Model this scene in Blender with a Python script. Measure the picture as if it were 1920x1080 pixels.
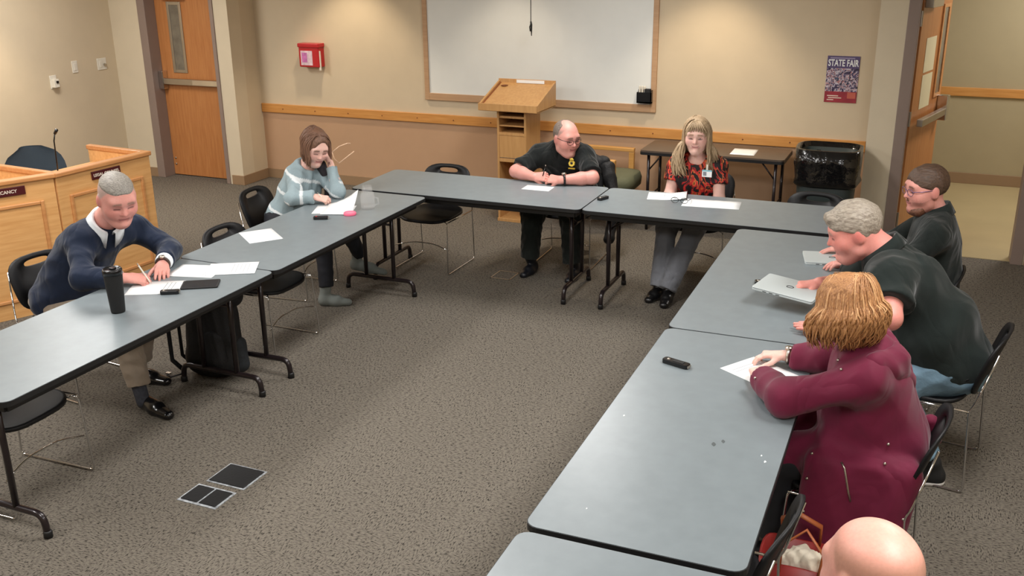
import bpy, math, random
import numpy as np
from mathutils import Vector, Matrix

for o in list(bpy.data.objects): bpy.data.objects.remove(o)
random.seed(7); rng = np.random.default_rng(7)
SC = bpy.context.scene
COL = SC.collection

# ------------------------------------------------------------------ camera
CAM_LOC = (0.0, 0.0, 2.525)
F_PX = 1859.5
fw = Vector((-0.37878, 0.86414, -0.33134)); rt = Vector((0.91727, 0.39813, -0.01028)); up = Vector((-0.12304, 0.30783, 0.94345))
cd = bpy.data.cameras.new('camera'); cam = bpy.data.objects.new('camera', cd); COL.objects.link(cam)
cd.sensor_width = 36.0; cd.lens = F_PX / 1920 * 36.0; cd.clip_start = 0.05
cam.matrix_world = Matrix(((rt.x, up.x, -fw.x, CAM_LOC[0]), (rt.y, up.y, -fw.y, CAM_LOC[1]), (rt.z, up.z, -fw.z, CAM_LOC[2]), (0, 0, 0, 1)))
SC.camera = cam

# ------------------------------------------------------------------ world, exposure
w = bpy.data.worlds.new('world'); SC.world = w; w.use_nodes = True
w.node_tree.nodes['Background'].inputs[0].default_value = (.8, .85, .9, 1); w.node_tree.nodes['Background'].inputs[1].default_value = .05
SC.view_settings.view_transform = 'Standard'; SC.view_settings.look = 'None'
SC.view_settings.gamma = 1.0; SC.view_settings.use_curve_mapping = False
SC.view_settings.exposure = 0.05
CEIL = 2.78
TROFFERS = [(-7.5, 3.9), (-7.4, 6.6), (-5.1, 1.4), (-5.1, 4.2), (-2.4, 1.4), (-2.4, 4.2), (0.4, 1.4), (0.4, 4.2), (-2.4, 6.9), (1.2, 10.2)]  # first two and last are added to brighten the left side and hall
TROFFER_AT = ['far left corner by the desks, added to brighten the left wall', 'desk unit reading legal counsel, added to brighten the left side', 'near left wall', 'man in navy sweater', 'front wall behind the camera', 'middle of the open carpet', 'bald man at the bottom edge', 'man leaning over the laptop', 'back row of tables', 'hall floor outside the open door, added to brighten the hall']
TROFFER_W = 46.0
CANS = [(-5.7, 8.5, 95), (-3.9, 8.45, 40), (-1.95, 8.45, 95), (-8.05, 6.5, 110)]

# ------------------------------------------------------------------ materials
def lin(c):
    r = []
    for v in c[:3]:
        v = v / 255.0
        r.append(v / 12.92 if v <= .04045 else ((v + .055) / 1.055) ** 2.4)
    return (*r, 1.0)
MATS = {}
def base_mat(name):
    m = bpy.data.materials.new(name); m.use_nodes = True; MATS[name] = m
    nt = m.node_tree; b = nt.nodes['Principled BSDF']
    return m, nt, b
def N(nt, t, **kw):
    n = nt.nodes.new(t)
    for k, v in kw.items():
        if k in n.inputs: n.inputs[k].default_value = v
        else: setattr(n, k, v)
    return n
def mat(name, c, rough=.5, metal=0.0, var=0.08, scale=6.0, bump=0.0, bscale=80.0, stretch=(1, 1, 1), spec=.5, coat=0.0, **kw):
    """procedural: base colour varied by object-space noise + optional fine bump"""
    m, nt, b = base_mat(name); L = nt.links
    tc = N(nt, 'ShaderNodeTexCoord'); mp = N(nt, 'ShaderNodeMapping'); mp.inputs['Scale'].default_value = stretch
    L.new(tc.outputs['Object'], mp.inputs[0])
    nz = N(nt, 'ShaderNodeTexNoise', Scale=scale, Detail=4.0); L.new(mp.outputs[0], nz.inputs['Vector'])
    cr = N(nt, 'ShaderNodeValToRGB'); col = lin(c)
    cr.color_ramp.elements[0].position = .3; cr.color_ramp.elements[1].position = .7
    cr.color_ramp.elements[0].color = tuple(x * (1 - var) for x in col[:3]) + (1,)
    cr.color_ramp.elements[1].color = tuple(min(1, x * (1 + var)) for x in col[:3]) + (1,)
    L.new(nz.outputs[0], cr.inputs[0]); L.new(cr.outputs[0], b.inputs['Base Color'])
    b.inputs['Roughness'].default_value = rough; b.inputs['Metallic'].default_value = metal
    b.inputs['Specular IOR Level'].default_value = spec
    if coat: b.inputs['Coat Weight'].default_value = coat
    if bump:
        n2 = N(nt, 'ShaderNodeTexNoise', Scale=bscale, Detail=3.0); L.new(mp.outputs[0], n2.inputs['Vector'])
        bp = N(nt, 'ShaderNodeBump', Strength=bump, Distance=.01); L.new(n2.outputs[0], bp.inputs['Height']); L.new(bp.outputs[0], b.inputs['Normal'])
    for k, v in kw.items(): b.inputs[k.replace('_', ' ')].default_value = v
    return m
def wood(name, c1, c2, rough=.4, axis=2, sc=3.0):
    m, nt, b = base_mat(name); L = nt.links
    tc = N(nt, 'ShaderNodeTexCoord'); mp = N(nt, 'ShaderNodeMapping')
    s = [14.0, 14.0, 14.0]; s[axis] = 1.0; mp.inputs['Scale'].default_value = s
    L.new(tc.outputs['Object'], mp.inputs[0])
    nz = N(nt, 'ShaderNodeTexNoise', Scale=sc, Detail=6.0, Roughness=.6); L.new(mp.outputs[0], nz.inputs['Vector'])
    cr = N(nt, 'ShaderNodeValToRGB'); e = cr.color_ramp.elements
    e[0].position = .3; e[1].position = .72; e[0].color = lin(c1); e[1].color = lin(c2)
    L.new(nz.outputs[0], cr.inputs[0]); L.new(cr.outputs[0], b.inputs['Base Color'])
    b.inputs['Roughness'].default_value = rough
    bp = N(nt, 'ShaderNodeBump', Strength=.08, Distance=.005); L.new(nz.outputs[0], bp.inputs['Height']); L.new(bp.outputs[0], b.inputs['Normal'])
    return m
def carpet():
    m, nt, b = base_mat('carpet'); L = nt.links
    tc = N(nt, 'ShaderNodeTexCoord')
    def layer(s, lo, hi):
        mp = N(nt, 'ShaderNodeMapping'); mp.inputs['Scale'].default_value = s; L.new(tc.outputs['Object'], mp.inputs[0])
        nz = N(nt, 'ShaderNodeTexNoise', Scale=1.0, Detail=2.0, Roughness=.5); L.new(mp.outputs[0], nz.inputs['Vector'])
        r = N(nt, 'ShaderNodeMapRange'); r.inputs[1].default_value = lo; r.inputs[2].default_value = hi; L.new(nz.outputs[0], r.inputs[0])
        return r.outputs[0]
    a = layer((150, 52, 30), .32, .6); c = layer((52, 150, 30), .32, .6)
    vo = N(nt, 'ShaderNodeTexVoronoi', Scale=9.0); vo.distance = 'CHEBYCHEV'; L.new(tc.outputs['Object'], vo.inputs['Vector'])
    sep = N(nt, 'ShaderNodeSeparateColor'); L.new(vo.outputs['Color'], sep.inputs[0])
    gt = N(nt, 'ShaderNodeMath', operation='GREATER_THAN'); gt.inputs[1].default_value = .45; L.new(sep.outputs[0], gt.inputs[0])
    mx = N(nt, 'ShaderNodeMix'); L.new(gt.outputs[0], mx.inputs[0]); L.new(a, mx.inputs[2]); L.new(c, mx.inputs[3])
    cr = N(nt, 'ShaderNodeValToRGB'); e = cr.color_ramp.elements
    e[0].position = 0.0; e[0].color = lin((44, 42, 38)); e[1].position = .85; e[1].color = lin((118, 111, 101))
    x = e.new(.32); x.color = lin((94, 88, 80))
    L.new(mx.outputs[0], cr.inputs[0])
    n3 = N(nt, 'ShaderNodeTexNoise', Scale=220.0, Detail=2.0); L.new(tc.outputs['Object'], n3.inputs['Vector'])
    hs = N(nt, 'ShaderNodeMix', data_type='RGBA', blend_type='OVERLAY'); hs.inputs[0].default_value = .35
    L.new(cr.outputs[0], hs.inputs[6]); L.new(n3.outputs[0], hs.inputs[7]); L.new(hs.outputs[2], b.inputs['Base Color'])
    b.inputs['Roughness'].default_value = .95; b.inputs['Specular IOR Level'].default_value = .1
    bp = N(nt, 'ShaderNodeBump', Strength=.4, Distance=.01); L.new(n3.outputs[0], bp.inputs['Height']); L.new(bp.outputs[0], b.inputs['Normal'])
    return m
def vcol(name, rough=.55, bump=.1, bscale=60.0, sss=0.0, spec=.5, stretch=(1, 1, 1)):
    """colour from the mesh's own colour attribute, slightly varied by noise"""
    m, nt, b = base_mat(name); L = nt.links
    at = N(nt, 'ShaderNodeAttribute', attribute_name='Col')
    tc = N(nt, 'ShaderNodeTexCoord'); mp = N(nt, 'ShaderNodeMapping'); mp.inputs['Scale'].default_value = stretch; L.new(tc.outputs['Object'], mp.inputs[0])
    nz = N(nt, 'ShaderNodeTexNoise', Scale=bscale, Detail=3.0); L.new(mp.outputs[0], nz.inputs['Vector'])
    mx = N(nt, 'ShaderNodeMix', data_type='RGBA', blend_type='OVERLAY'); mx.inputs[0].default_value = .12
    L.new(at.outputs['Color'], mx.inputs[6]); L.new(nz.outputs[0], mx.inputs[7]); L.new(mx.outputs[2], b.inputs['Base Color'])
    b.inputs['Roughness'].default_value = rough; b.inputs['Specular IOR Level'].default_value = spec
    if sss:
        b.inputs['Subsurface Weight'].default_value = sss; b.inputs['Subsurface Radius'].default_value = (.01, .004, .002)
    bp = N(nt, 'ShaderNodeBump', Strength=bump, Distance=.005); L.new(nz.outputs[0], bp.inputs['Height']); L.new(bp.outputs[0], b.inputs['Normal'])
    return m
def hairmat(name, c1, c2, sc=40.0, stretch=(3, 3, .4)):
    m, nt, b = base_mat(name); L = nt.links
    tc = N(nt, 'ShaderNodeTexCoord'); mp = N(nt, 'ShaderNodeMapping'); mp.inputs['Scale'].default_value = stretch; L.new(tc.outputs['Object'], mp.inputs[0])
    nz = N(nt, 'ShaderNodeTexNoise', Scale=sc, Detail=4.0, Roughness=.65); L.new(mp.outputs[0], nz.inputs['Vector'])
    cr = N(nt, 'ShaderNodeValToRGB'); e = cr.color_ramp.elements; e[0].position = .32; e[1].position = .68; e[0].color = lin(c1); e[1].color = lin(c2)
    L.new(nz.outputs[0], cr.inputs[0]); L.new(cr.outputs[0], b.inputs['Base Color']); b.inputs['Roughness'].default_value = .5
    bp = N(nt, 'ShaderNodeBump', Strength=.5, Distance=.006); L.new(nz.outputs[0], bp.inputs['Height']); L.new(bp.outputs[0], b.inputs['Normal'])
    return m
def emit(name, c, s):
    m, nt, b = base_mat(name); b.inputs['Base Color'].default_value = lin(c); b.inputs['Emission Color'].default_value = lin(c); b.inputs['Emission Strength'].default_value = s
    return m
def glass(name, c=(255, 255, 255), rough=0.0):
    m, nt, b = base_mat(name); b.inputs['Base Color'].default_value = lin(c); b.inputs['Alpha'].default_value = .06
    b.inputs['Roughness'].default_value = .05; b.inputs['Specular IOR Level'].default_value = .8
    return m
def print_mat(name, ramp, scale=(20, 20, 20), rough=.5):
    m, nt, b = base_mat(name); L = nt.links
    tc = N(nt, 'ShaderNodeTexCoord'); mp = N(nt, 'ShaderNodeMapping'); mp.inputs['Scale'].default_value = scale; L.new(tc.outputs['Object'], mp.inputs[0])
    nz = N(nt, 'ShaderNodeTexNoise', Scale=1.0, Detail=2.5, Distortion=1.6); L.new(mp.outputs[0], nz.inputs['Vector'])
    cr = N(nt, 'ShaderNodeValToRGB'); cr.color_ramp.interpolation = 'CONSTANT'; e = cr.color_ramp.elements
    e[0].position = ramp[0][0]; e[0].color = lin(ramp[0][1]); e[1].position = ramp[1][0]; e[1].color = lin(ramp[1][1])
    for p, c in ramp[2:]: x = e.new(p); x.color = lin(c)
    L.new(nz.outputs[0], cr.inputs[0]); L.new(cr.outputs[0], b.inputs['Base Color']); b.inputs['Roughness'].default_value = rough
    return m

def fabric(name, c, rough=.85, var=.1, fold=.7, fscale=6.0, weave=.15, wscale=220.0):
    m = mat(name, c, rough, var=var, scale=12, spec=.2); nt = m.node_tree; L = nt.links; b = nt.nodes['Principled BSDF']
    tc = N(nt, 'ShaderNodeTexCoord'); mp = N(nt, 'ShaderNodeMapping'); mp.inputs['Scale'].default_value = (1, 1, .6); L.new(tc.outputs['Object'], mp.inputs[0])
    n1 = N(nt, 'ShaderNodeTexNoise', Scale=fscale, Detail=2.0, Roughness=.4, Distortion=1.2); L.new(mp.outputs[0], n1.inputs['Vector'])
    ab = N(nt, 'ShaderNodeMath', operation='SUBTRACT'); ab.inputs[1].default_value = .5; L.new(n1.outputs[0], ab.inputs[0])
    a2 = N(nt, 'ShaderNodeMath', operation='ABSOLUTE'); L.new(ab.outputs[0], a2.inputs[0]); a3 = N(nt, 'ShaderNodeMath', operation='POWER'); a3.inputs[1].default_value = 1.1; L.new(a2.outputs[0], a3.inputs[0])
    b1 = N(nt, 'ShaderNodeBump', Strength=fold, Distance=.06); L.new(a3.outputs[0], b1.inputs['Height'])
    n2 = N(nt, 'ShaderNodeTexNoise', Scale=wscale, Detail=2.0); L.new(tc.outputs['Object'], n2.inputs['Vector'])
    b2 = N(nt, 'ShaderNodeBump', Strength=weave, Distance=.004); L.new(n2.outputs[0], b2.inputs['Height']); L.new(b1.outputs[0], b2.inputs['Normal']); L.new(b2.outputs[0], b.inputs['Normal'])
    b.inputs['Sheen Weight'].default_value = .15
    return m
M_CARPET = carpet()
M_WALL = mat('wall_paint', (205, 188, 160), .85, var=.02, bump=.05, bscale=250)
M_WALL2 = mat('wall_paint_pale', (212, 198, 172), .85, var=.02, bump=.05, bscale=250)
M_WAIN = mat('wainscot_paint', (186, 150, 118), .85, var=.02, bump=.05, bscale=250)
M_CEIL = mat('ceiling_tile', (206, 202, 192), .95, var=.03, bump=.2, bscale=120)
M_BASE = mat('baseboard_vinyl', (150, 122, 92), .6, var=.03)
M_RAIL = wood('oak_rail', (190, 128, 62), (214, 156, 88), .4, axis=0)
M_OAK = wood('oak_panel', (208, 152, 92), (228, 178, 118), .35, axis=0)
M_OAKD = wood('oak_moulding', (190, 128, 76), (212, 152, 96), .35, axis=0)
M_DOOR = wood('door_veneer', (176, 112, 62), (196, 134, 80), .35, axis=2)
M_LECT = wood('lectern_veneer', (186, 138, 84), (204, 158, 102), .4, axis=2)
M_LECTD = wood('lectern_trim', (120, 66, 36), (142, 84, 48), .4, axis=0)
M_WBFR = wood('whiteboard_frame_wood', (176, 138, 102), (192, 156, 120), .5, axis=0)
M_ARMW = wood('armchair_wood', (190, 138, 72), (208, 158, 92), .4, axis=0)
M_FRAME = mat('door_frame_paint', (140, 122, 112), .45, var=.03)
M_WB = mat('whiteboard', (226, 228, 224), .22, var=.015, spec=.4)
M_STEEL = mat('brushed_steel', (190, 182, 170), .35, 1.0, var=.05)
M_CHROME = mat('chrome', (215, 215, 215), .12, 1.0, var=.02)
M_TOP = mat('grey_laminate', (122, 131, 135), .34, var=.05, scale=14, spec=.55)
M_EDGE = mat('black_edge', (22, 22, 23), .5, var=.05)
M_LEG = mat('dark_steel_leg', (38, 30, 32), .3, .3, var=.05, coat=.3)
M_SHELL = mat('black_plastic', (20, 20, 22), .5, spec=.35, var=.05, bump=.08, bscale=300)
M_SEATPAD = mat('seat_underside', (30, 24, 22), .6, var=.05)
M_PAPER = mat('paper', (238, 240, 240), .7, var=.01)
M_INK = mat('ink_grey', (150, 152, 154), .7)
M_INKD = mat('dark_smudge', (78, 84, 86), .6)
M_BLACK = mat('black_gloss', (16, 16, 18), .25, var=.04)
M_BLACKM = mat('black_matte', (20, 20, 21), .65, var=.06, bump=.15)
M_BTABLE = mat('brown_laminate', (88, 76, 66), .35, var=.06)
M_RED = mat('red_enamel', (178, 24, 34), .3, var=.05)
M_WHITEP = mat('white_plastic', (222, 216, 202), .4, var=.02)
M_SILVER = mat('laptop_silver', (196, 204, 204), .38, .2, var=.02)
M_PINK = mat('pink_silicone', (242, 108, 140), .4, var=.04)
M_GLASS = glass('clear_glass')
M_BAGPL = mat('black_bin_liner', (14, 14, 15), .14, var=.1, bump=1.0, bscale=14, spec=.7)
M_BIN = mat('dark_green_bin', (44, 54, 54), .45, var=.05)
M_GREEN = mat('green_upholstery', (98, 100, 76), .8, var=.08, bump=.2)
M_BLUEGREY = mat('blue_grey_upholstery', (66, 80, 92), .75, var=.06, bump=.2)
M_PLAQUE = mat('maroon_plaque', (74, 22, 24), .35, var=.05)
M_LETTER = mat('cream_lettering', (222, 206, 190), .5)
M_GOLD = mat('gold_emblem', (196, 168, 60), .45, .3, var=.1)
M_VINYL = mat('hall_vinyl', (176, 158, 118), .4, var=.06, scale=2.5)
M_HALLW = mat('hall_paint', (172, 158, 126), .85, var=.02)
M_DIFF = emit('troffer_diffuser', (255, 250, 240), 3.0)
M_CANL = emit('can_lamp', (255, 214, 160), 6.0)
M_NYLON = mat('black_nylon', (15, 15, 17), .7, var=.15, bump=.3, bscale=90)
M_TOTE = mat('tote_red_leather', (150, 40, 36), .45, var=.2, scale=14)
M_STRAP = mat('tan_leather', (176, 96, 52), .5, var=.12)
M_TISSUE = mat('cream_tissue', (222, 212, 192), .8, var=.06, bump=.4, bscale=30)
M_TEMPLE = mat('tortoise_temple', (226, 190, 158), .3, var=.15, scale=40)

# ------------------------------------------------------------------ mesh helpers
class MB:
    def __init__(s): s.v = []; s.f = []
    def add(s, vs, fs):
        o = len(s.v); s.v += [tuple(map(float, v)) for v in vs]; s.f += [tuple(i + o for i in f) for f in fs]; return s
    def box(s, x0, x1, y0, y1, z0, z1):
        return s.add([(x0, y0, z0), (x1, y0, z0), (x1, y1, z0), (x0, y1, z0), (x0, y0, z1), (x1, y0, z1), (x1, y1, z1), (x0, y1, z1)],
                     [(3, 2, 1, 0), (4, 5, 6, 7), (0, 1, 5, 4), (1, 2, 6, 5), (2, 3, 7, 6), (3, 0, 4, 7)])
    def obox(s, c, ax, ay, az, hx, hy, hz):
        c, ax, ay, az = map(Vector, (c, ax, ay, az))
        vs = [c + ax * hx * i + ay * hy * j + az * hz * k for k in (-1, 1) for i, j in ((-1, -1), (1, -1), (1, 1), (-1, 1))]
        return s.add(vs, [(3, 2, 1, 0), (4, 5, 6, 7), (0, 1, 5, 4), (1, 2, 6, 5), (2, 3, 7, 6), (3, 0, 4, 7)])
    def tube(s, pts, r, n=8, caps=True, flat=None, closed=False):
        pts = [Vector(p) for p in pts]; rs = r if isinstance(r, (list, tuple)) else [r] * len(pts)
        vs = []; m = len(pts); prev = None
        for i, p in enumerate(pts):
            if closed: t = pts[(i + 1) % m] - pts[i - 1]
            else: t = pts[min(i + 1, m - 1)] - pts[max(i - 1, 0)]
            t.normalize()
            if prev is None:
                a = Vector((0, 0, 1)) if abs(t.z) < .9 else Vector((1, 0, 0)); u = t.cross(a).normalized()
            else: u = (prev - t * prev.dot(t)).normalized()
            prev = u; w_ = t.cross(u)
            for k in range(n):
                an = 2 * math.pi * k / n; vs.append(p + (u * math.cos(an) + w_ * math.sin(an) * (flat or 1)) * rs[i])
        fs = []
        for i in range(m if closed else m - 1):
            j = (i + 1) % m
            for k in range(n): fs.append((i * n + k, i * n + (k + 1) % n, j * n + (k + 1) % n, j * n + k))
        if caps and not closed: fs.append(tuple(range(n - 1, -1, -1))); fs.append(tuple((m - 1) * n + k for k in range(n)))
        return s.add(vs, fs)
    def lathe(s, prof, n=24, c=(0, 0, 0), cap=True):
        vs = []; m = len(prof)
        for r, z in prof:
            for k in range(n): a = 2 * math.pi * k / n; vs.append((c[0] + r * math.cos(a), c[1] + r * math.sin(a), c[2] + z))
        fs = [(i * n + k, i * n + (k + 1) % n, (i + 1) * n + (k + 1) % n, (i + 1) * n + k) for i in range(m - 1) for k in range(n)]
        if cap: fs.append(tuple(range(n - 1, -1, -1))); fs.append(tuple((m - 1) * n + k for k in range(n)))
        return s.add(vs, fs)
    def prism(s, poly, z0, z1):
        n = len(poly)
        return s.add([(x, y, z0) for x, y in poly] + [(x, y, z1) for x, y in poly],
                     [tuple(range(n - 1, -1, -1)), tuple(range(n, 2 * n))] + [(i, (i + 1) % n, n + (i + 1) % n, n + i) for i in range(n)])
    def ell(s, c, r, nu=14, nv=9):
        vs = []; c = Vector(c)
        for j in range(nv + 1):
            ph = math.pi * j / nv
            for i in range(nu):
                a = 2 * math.pi * i / nu; vs.append((c.x + r[0] * math.sin(ph) * math.cos(a), c.y + r[1] * math.sin(ph) * math.sin(a), c.z + r[2] * math.cos(ph)))
        fs = [(j * nu + i, (j + 1) * nu + i, (j + 1) * nu + (i + 1) % nu, j * nu + (i + 1) % nu) for j in range(nv) for i in range(nu)]
        return s.add(vs, fs)
    def mesh(s, name, smooth=False):
        me = bpy.data.meshes.new(name); me.from_pydata(s.v, [], s.f); me.validate(); me.update()
        if smooth:
            for p in me.polygons: p.use_smooth = True
        return me
    def build(s, name, m, parent=None, smooth=False, bevel=0.0, kind=None):
        o = bpy.data.objects.new(name, s.mesh(name, smooth)); COL.objects.link(o)
        if m: o.data.materials.append(m)
        if parent: o.parent = parent
        if bevel:
            b = o.modifiers.new('bevel', 'BEVEL'); b.width = bevel; b.segments = 2; b.limit_method = 'ANGLE'
        if kind: o['kind'] = kind
        return o
def rrect(w, h, r, n=5, cx=0, cy=0):
    pts = []
    for sx, sy, a0 in ((1, 1, 0), (-1, 1, 90), (-1, -1, 180), (1, -1, 270)):
        for k in range(n + 1):
            a = math.radians(a0 + 90 * k / n); pts.append((cx + sx * (w / 2 - r) + r * math.cos(a), cy + sy * (h / 2 - r) + r * math.sin(a)))
    return pts
def arc_path(pts, r, n=4):
    """round the inner corners of a polyline"""
    P = [Vector(p) for p in pts]; out = [P[0]]
    for i in range(1, len(P) - 1):
        a = (P[i - 1] - P[i]); b = (P[i + 1] - P[i]); q = min(r, a.length * .45, b.length * .45)
        A = P[i] + a.normalized() * q; B = P[i] + b.normalized() * q
        for k in range(n + 1):
            t = k / n; out.append(A * (1 - t) ** 2 + P[i] * 2 * t * (1 - t) + B * t * t)
    out.append(P[-1]); return out
def tag(o, label=None, cat=None, group=None, kind=None):
    if label: o['label'] = label
    if cat: o['category'] = cat
    if group: o['group'] = group
    if kind: o['kind'] = kind
    return o
def empty(name, loc=(0, 0, 0), rz=0.0, label=None, cat=None, group=None, kind=None):
    o = bpy.data.objects.new(name, None); COL.objects.link(o); o.location = loc; o.rotation_euler = (0, 0, rz); o.empty_display_size = .1
    return tag(o, label, cat, group, kind)
def copy_tree(o, parent=None):
    c = o.copy(); COL.objects.link(c); c.parent = parent
    for ch in list(o.children): copy_tree(ch, c)
    return c
def text(name, body, size, m, parent, mtx, extr=.001, sx=1.0):
    cu = bpy.data.curves.new(name, 'FONT'); cu.body = body; cu.size = size; cu.align_x = 'CENTER'; cu.align_y = 'CENTER'; cu.extrude = extr; cu.offset = size * .022; cu.resolution_u = 3
    t = bpy.data.objects.new('tmp', cu); COL.objects.link(t)
    dg = bpy.context.evaluated_depsgraph_get(); me = bpy.data.meshes.new_from_object(t.evaluated_get(dg)); bpy.data.objects.remove(t)
    me.name = name; me.materials.clear(); me.materials.append(m)
    o = bpy.data.objects.new(name, me); COL.objects.link(o); o.parent = parent; o.matrix_local = mtx @ Matrix.Diagonal((sx, 1, 1, 1)); return o
def struct(o): o['kind'] = 'structure'; return o

# ------------------------------------------------------------------ the room
YB, YS = 9.07, 8.63          # alcove back wall, door walls
XL, XR, YF = -8.6, 2.4, -1.3
struct(MB().box(XL - .2, XR + .2, YF - .2, YB + .2, -.1, 0).build('floor', M_CARPET))
struct(MB().box(-.9, 3.6, YS + .06, 11.7, -.09, .004).build('floor_hall', M_VINYL))
ce = struct(MB().box(XL - .2, 3.6, YF - .2, 11.7, CEIL, CEIL + .1).build('ceiling', M_CEIL))
grid = MB()
for i in range(19): grid.box(XL + .61 * i - .012, XL + .61 * i + .012, YF, YB, CEIL - .006, CEIL)
for j in range(9): grid.box(XL, XR, YF + 1.22 * j - .012, YF + 1.22 * j + .012, CEIL - .0065, CEIL - .0005)
grid.build('tile_grid', M_WHITEP, ce)
wb_ = struct(MB().box(-6.99, -.45, YB, YB + .14, .8, CEIL).build('wall_back', M_WALL))
MB().box(-6.99, -.45, YB, YB + .14, 0, .8).build('wainscot', M_WAIN, wb_)
struct(MB().box(XL - .14, XL, YF, YS + .3, 0, CEIL).build('wall_left', M_WALL))
wl = MB().box(XL, -8.1, YS, YS + .2, 0, CEIL).box(-7.2, -6.99, YS, YS + .2, 0, CEIL).box(-8.1, -7.2, YS, YS + .2, 2.13, CEIL)
struct(wl.build('wall_back_left', M_WALL2))
struct(MB().box(-7.13, -6.99, YS + .2, YB + .14, 0, CEIL).build('wall_alcove_left', M_WALL))
struct(MB().box(-.57, -.3, YS, YS + .18, 0, CEIL).box(.66, XR, YS, YS + .18, 0, CEIL).box(-.3, .66, YS, YS + .18, 2.15, CEIL).build('wall_back_right', M_WALL2))
struct(MB().box(-.57, -.43, YS + .18, YB + .14, 0, CEIL).build('wall_alcove_right', M_WALL))
struct(MB().box(XR, XR + .14, YF, YS + .18, 0, CEIL).build('wall_right', M_WALL))
struct(MB().box(XL, XR, YF - .14, YF, 0, CEIL).build('wall_front', M_WALL))
hw = struct(MB().box(-.9, 3.6, 11.5, 11.62, 0, CEIL).build('wall_hall', M_HALLW))
struct(MB().box(-.9, -.76, YB + .14, 11.5, 0, CEIL).build('wall_hall_left', M_HALLW))
struct(MB().box(3.46, 3.6, YS, 11.5, 0, CEIL).build('wall_hall_right', M_HALLW))
# baseboards
def bb(name, *boxes):
    m = MB()
    for b in boxes: m.box(*b)
    return struct(m.build(name, M_BASE, bevel=.003))
bb('baseboard_back', (-6.98, -.58, YB - .012, YB, 0, .105))
bb('baseboard_left', (XL, XL + .012, YF, YS, 0, .105))
bb('baseboard_back_left', (XL, -8.18, YS - .012, YS, 0, .105), (-7.14, -6.978, YS - .012, YS, 0, .105))
bb('baseboard_alcove', (-6.99, -6.978, YS, YB - .012, 0, .105))
bb('baseboard_back_right', (-.57, -.37, YS - .012, YS, 0, .105), (.73, XR, YS - .012, YS, 0, .105))
bb('baseboard_hall', (-.76, 3.46, 11.488, 11.5, 0.004, .12))
struct(MB().box(-6.985, -.6, YB - .022, YB, .745, .84).build('trim_1', M_RAIL, bevel=.004))
struct(MB().box(-.76, 3.46, 11.478, 11.5, .93, 1.02).build('trim_2', M_RAIL, bevel=.004))
scr = bpy.data.objects['trim_1']
for i in range(15):
    MB().ell((-6.7 + .42 * i, YB - .024, .79), (.007, .003, .007), 8, 5).build('rail_screw', M_LECTD, scr, True)

# ---- door_1: closed veneer door on the left
d1 = empty('door_1', (-7.65, YS + .15, 0), kind='structure')
fr = MB().box(-.54, -.435, -.165, -.001, 0, 2.22).box(.435, .48, -.165, -.001, 0, 2.22).box(-.435, .435, -.165, -.001, 2.12, 2.22)
fr.build('frame', M_FRAME, d1, bevel=.004)
MB().box(-.44, .43, 0, .045, .01, 2.13).build('slab', M_DOOR, d1, bevel=.002)
lf = MB().box(-.27, -.235, -.012, 0, 1.17, 1.93).box(-.11, -.075, -.012, 0, 1.17, 1.93).box(-.235, -.11, -.012, 0, 1.17, 1.205).box(-.235, -.11, -.012, 0, 1.895, 1.93)
lf.build('vision_frame', M_STEEL, d1, bevel=.003)
MB().box(-.235, -.11, -.004, -.001, 1.205, 1.895).build('vision_glass', mat('wired_glass', (120, 112, 98), .12, var=.25, scale=9), d1)
pb = MB().box(-.4, .42, -.075, -.03, 1.045, 1.11).build('panic_bar', M_STEEL, d1, bevel=.006)
MB().box(.03, .40, -.082, -.074, 1.05, 1.105).build('push_pad', mat('push_pad_metal', (214, 206, 192), .3, .9), pb, bevel=.003)
MB().box(-.43, -.37, -.085, 0, .99, 1.19).build('latch_case', M_CHROME, d1, bevel=.008)
MB().box(-.3, .0, -.07, -.001, 1.955, 2.03).build('door_closer', M_WHITEP, d1, bevel=.004)
for z in (.13, .2): MB().ell((-.40, -.004, z), (.012, .006, .012), 10, 6).build('door_stop_screw', M_STEEL, d1, True)
# ---- door_2: right doorway, open door swung into the hall
d2 = empty('door_2', (-.25, YS + .02, 0), kind='structure')
f2 = MB().box(-.11, -.02, -.035, .18, 0, 2.25).box(.88, .97, -.035, .18, 0, 2.25).box(-.11, .97, -.035, .18, 2.15, 2.25)
f2.build('frame', M_FRAME, d2, bevel=.004)
ang = math.radians(77)
ax = Vector((math.cos(ang), math.sin(ang), 0)); ay = Vector((-ax.y, ax.x, 0)); az = Vector((0, 0, 1)); O2 = Vector((-.005, .13, 0))
def d2box(mb, u0, u1, v0, v1, z0, z1):
    return mb.obox(O2 + ax * (u0 + u1) / 2 + ay * (v0 + v1) / 2 + az * (z0 + z1) / 2, ax, ay, az, (u1 - u0) / 2, (v1 - v0) / 2, (z1 - z0) / 2)
d2box(MB(), .0, .88, 0, .045, .012, 2.14).build('slab', M_DOOR, d2, bevel=.002)
lf = MB(); d2box(lf, .6, .63, -.012, 0, 1.2, 1.98); d2box(lf, .77, .8, -.012, 0, 1.2, 1.98); d2box(lf, .63, .77, -.012, 0, 1.2, 1.23); d2box(lf, .63, .77, -.012, 0, 1.95, 1.98)
lf.build('vision_frame', M_OAKD, d2)
d2box(MB(), .63, .77, -.004, -.001, 1.23, 1.95).build('vision_glass', bpy.data.materials['wired_glass'], d2)
for z0, z1 in ((1.15, 1.43), (1.45, 1.73)):
    d2box(MB(), .2, .5, -.003, -.0005, z0, z1).build('notice_sheet', mat('cream_notice', (226, 214, 176), .7, var=.03), d2)
p2 = d2box(MB(), .06, .84, -.085, -.035, 1.03, 1.09).build('panic_bar', M_STEEL, d2, bevel=.006)
d2box(MB(), .78, .86, -.09, 0, .98, 1.2).build('latch_case', M_CHROME, d2, bevel=.006)
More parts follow.
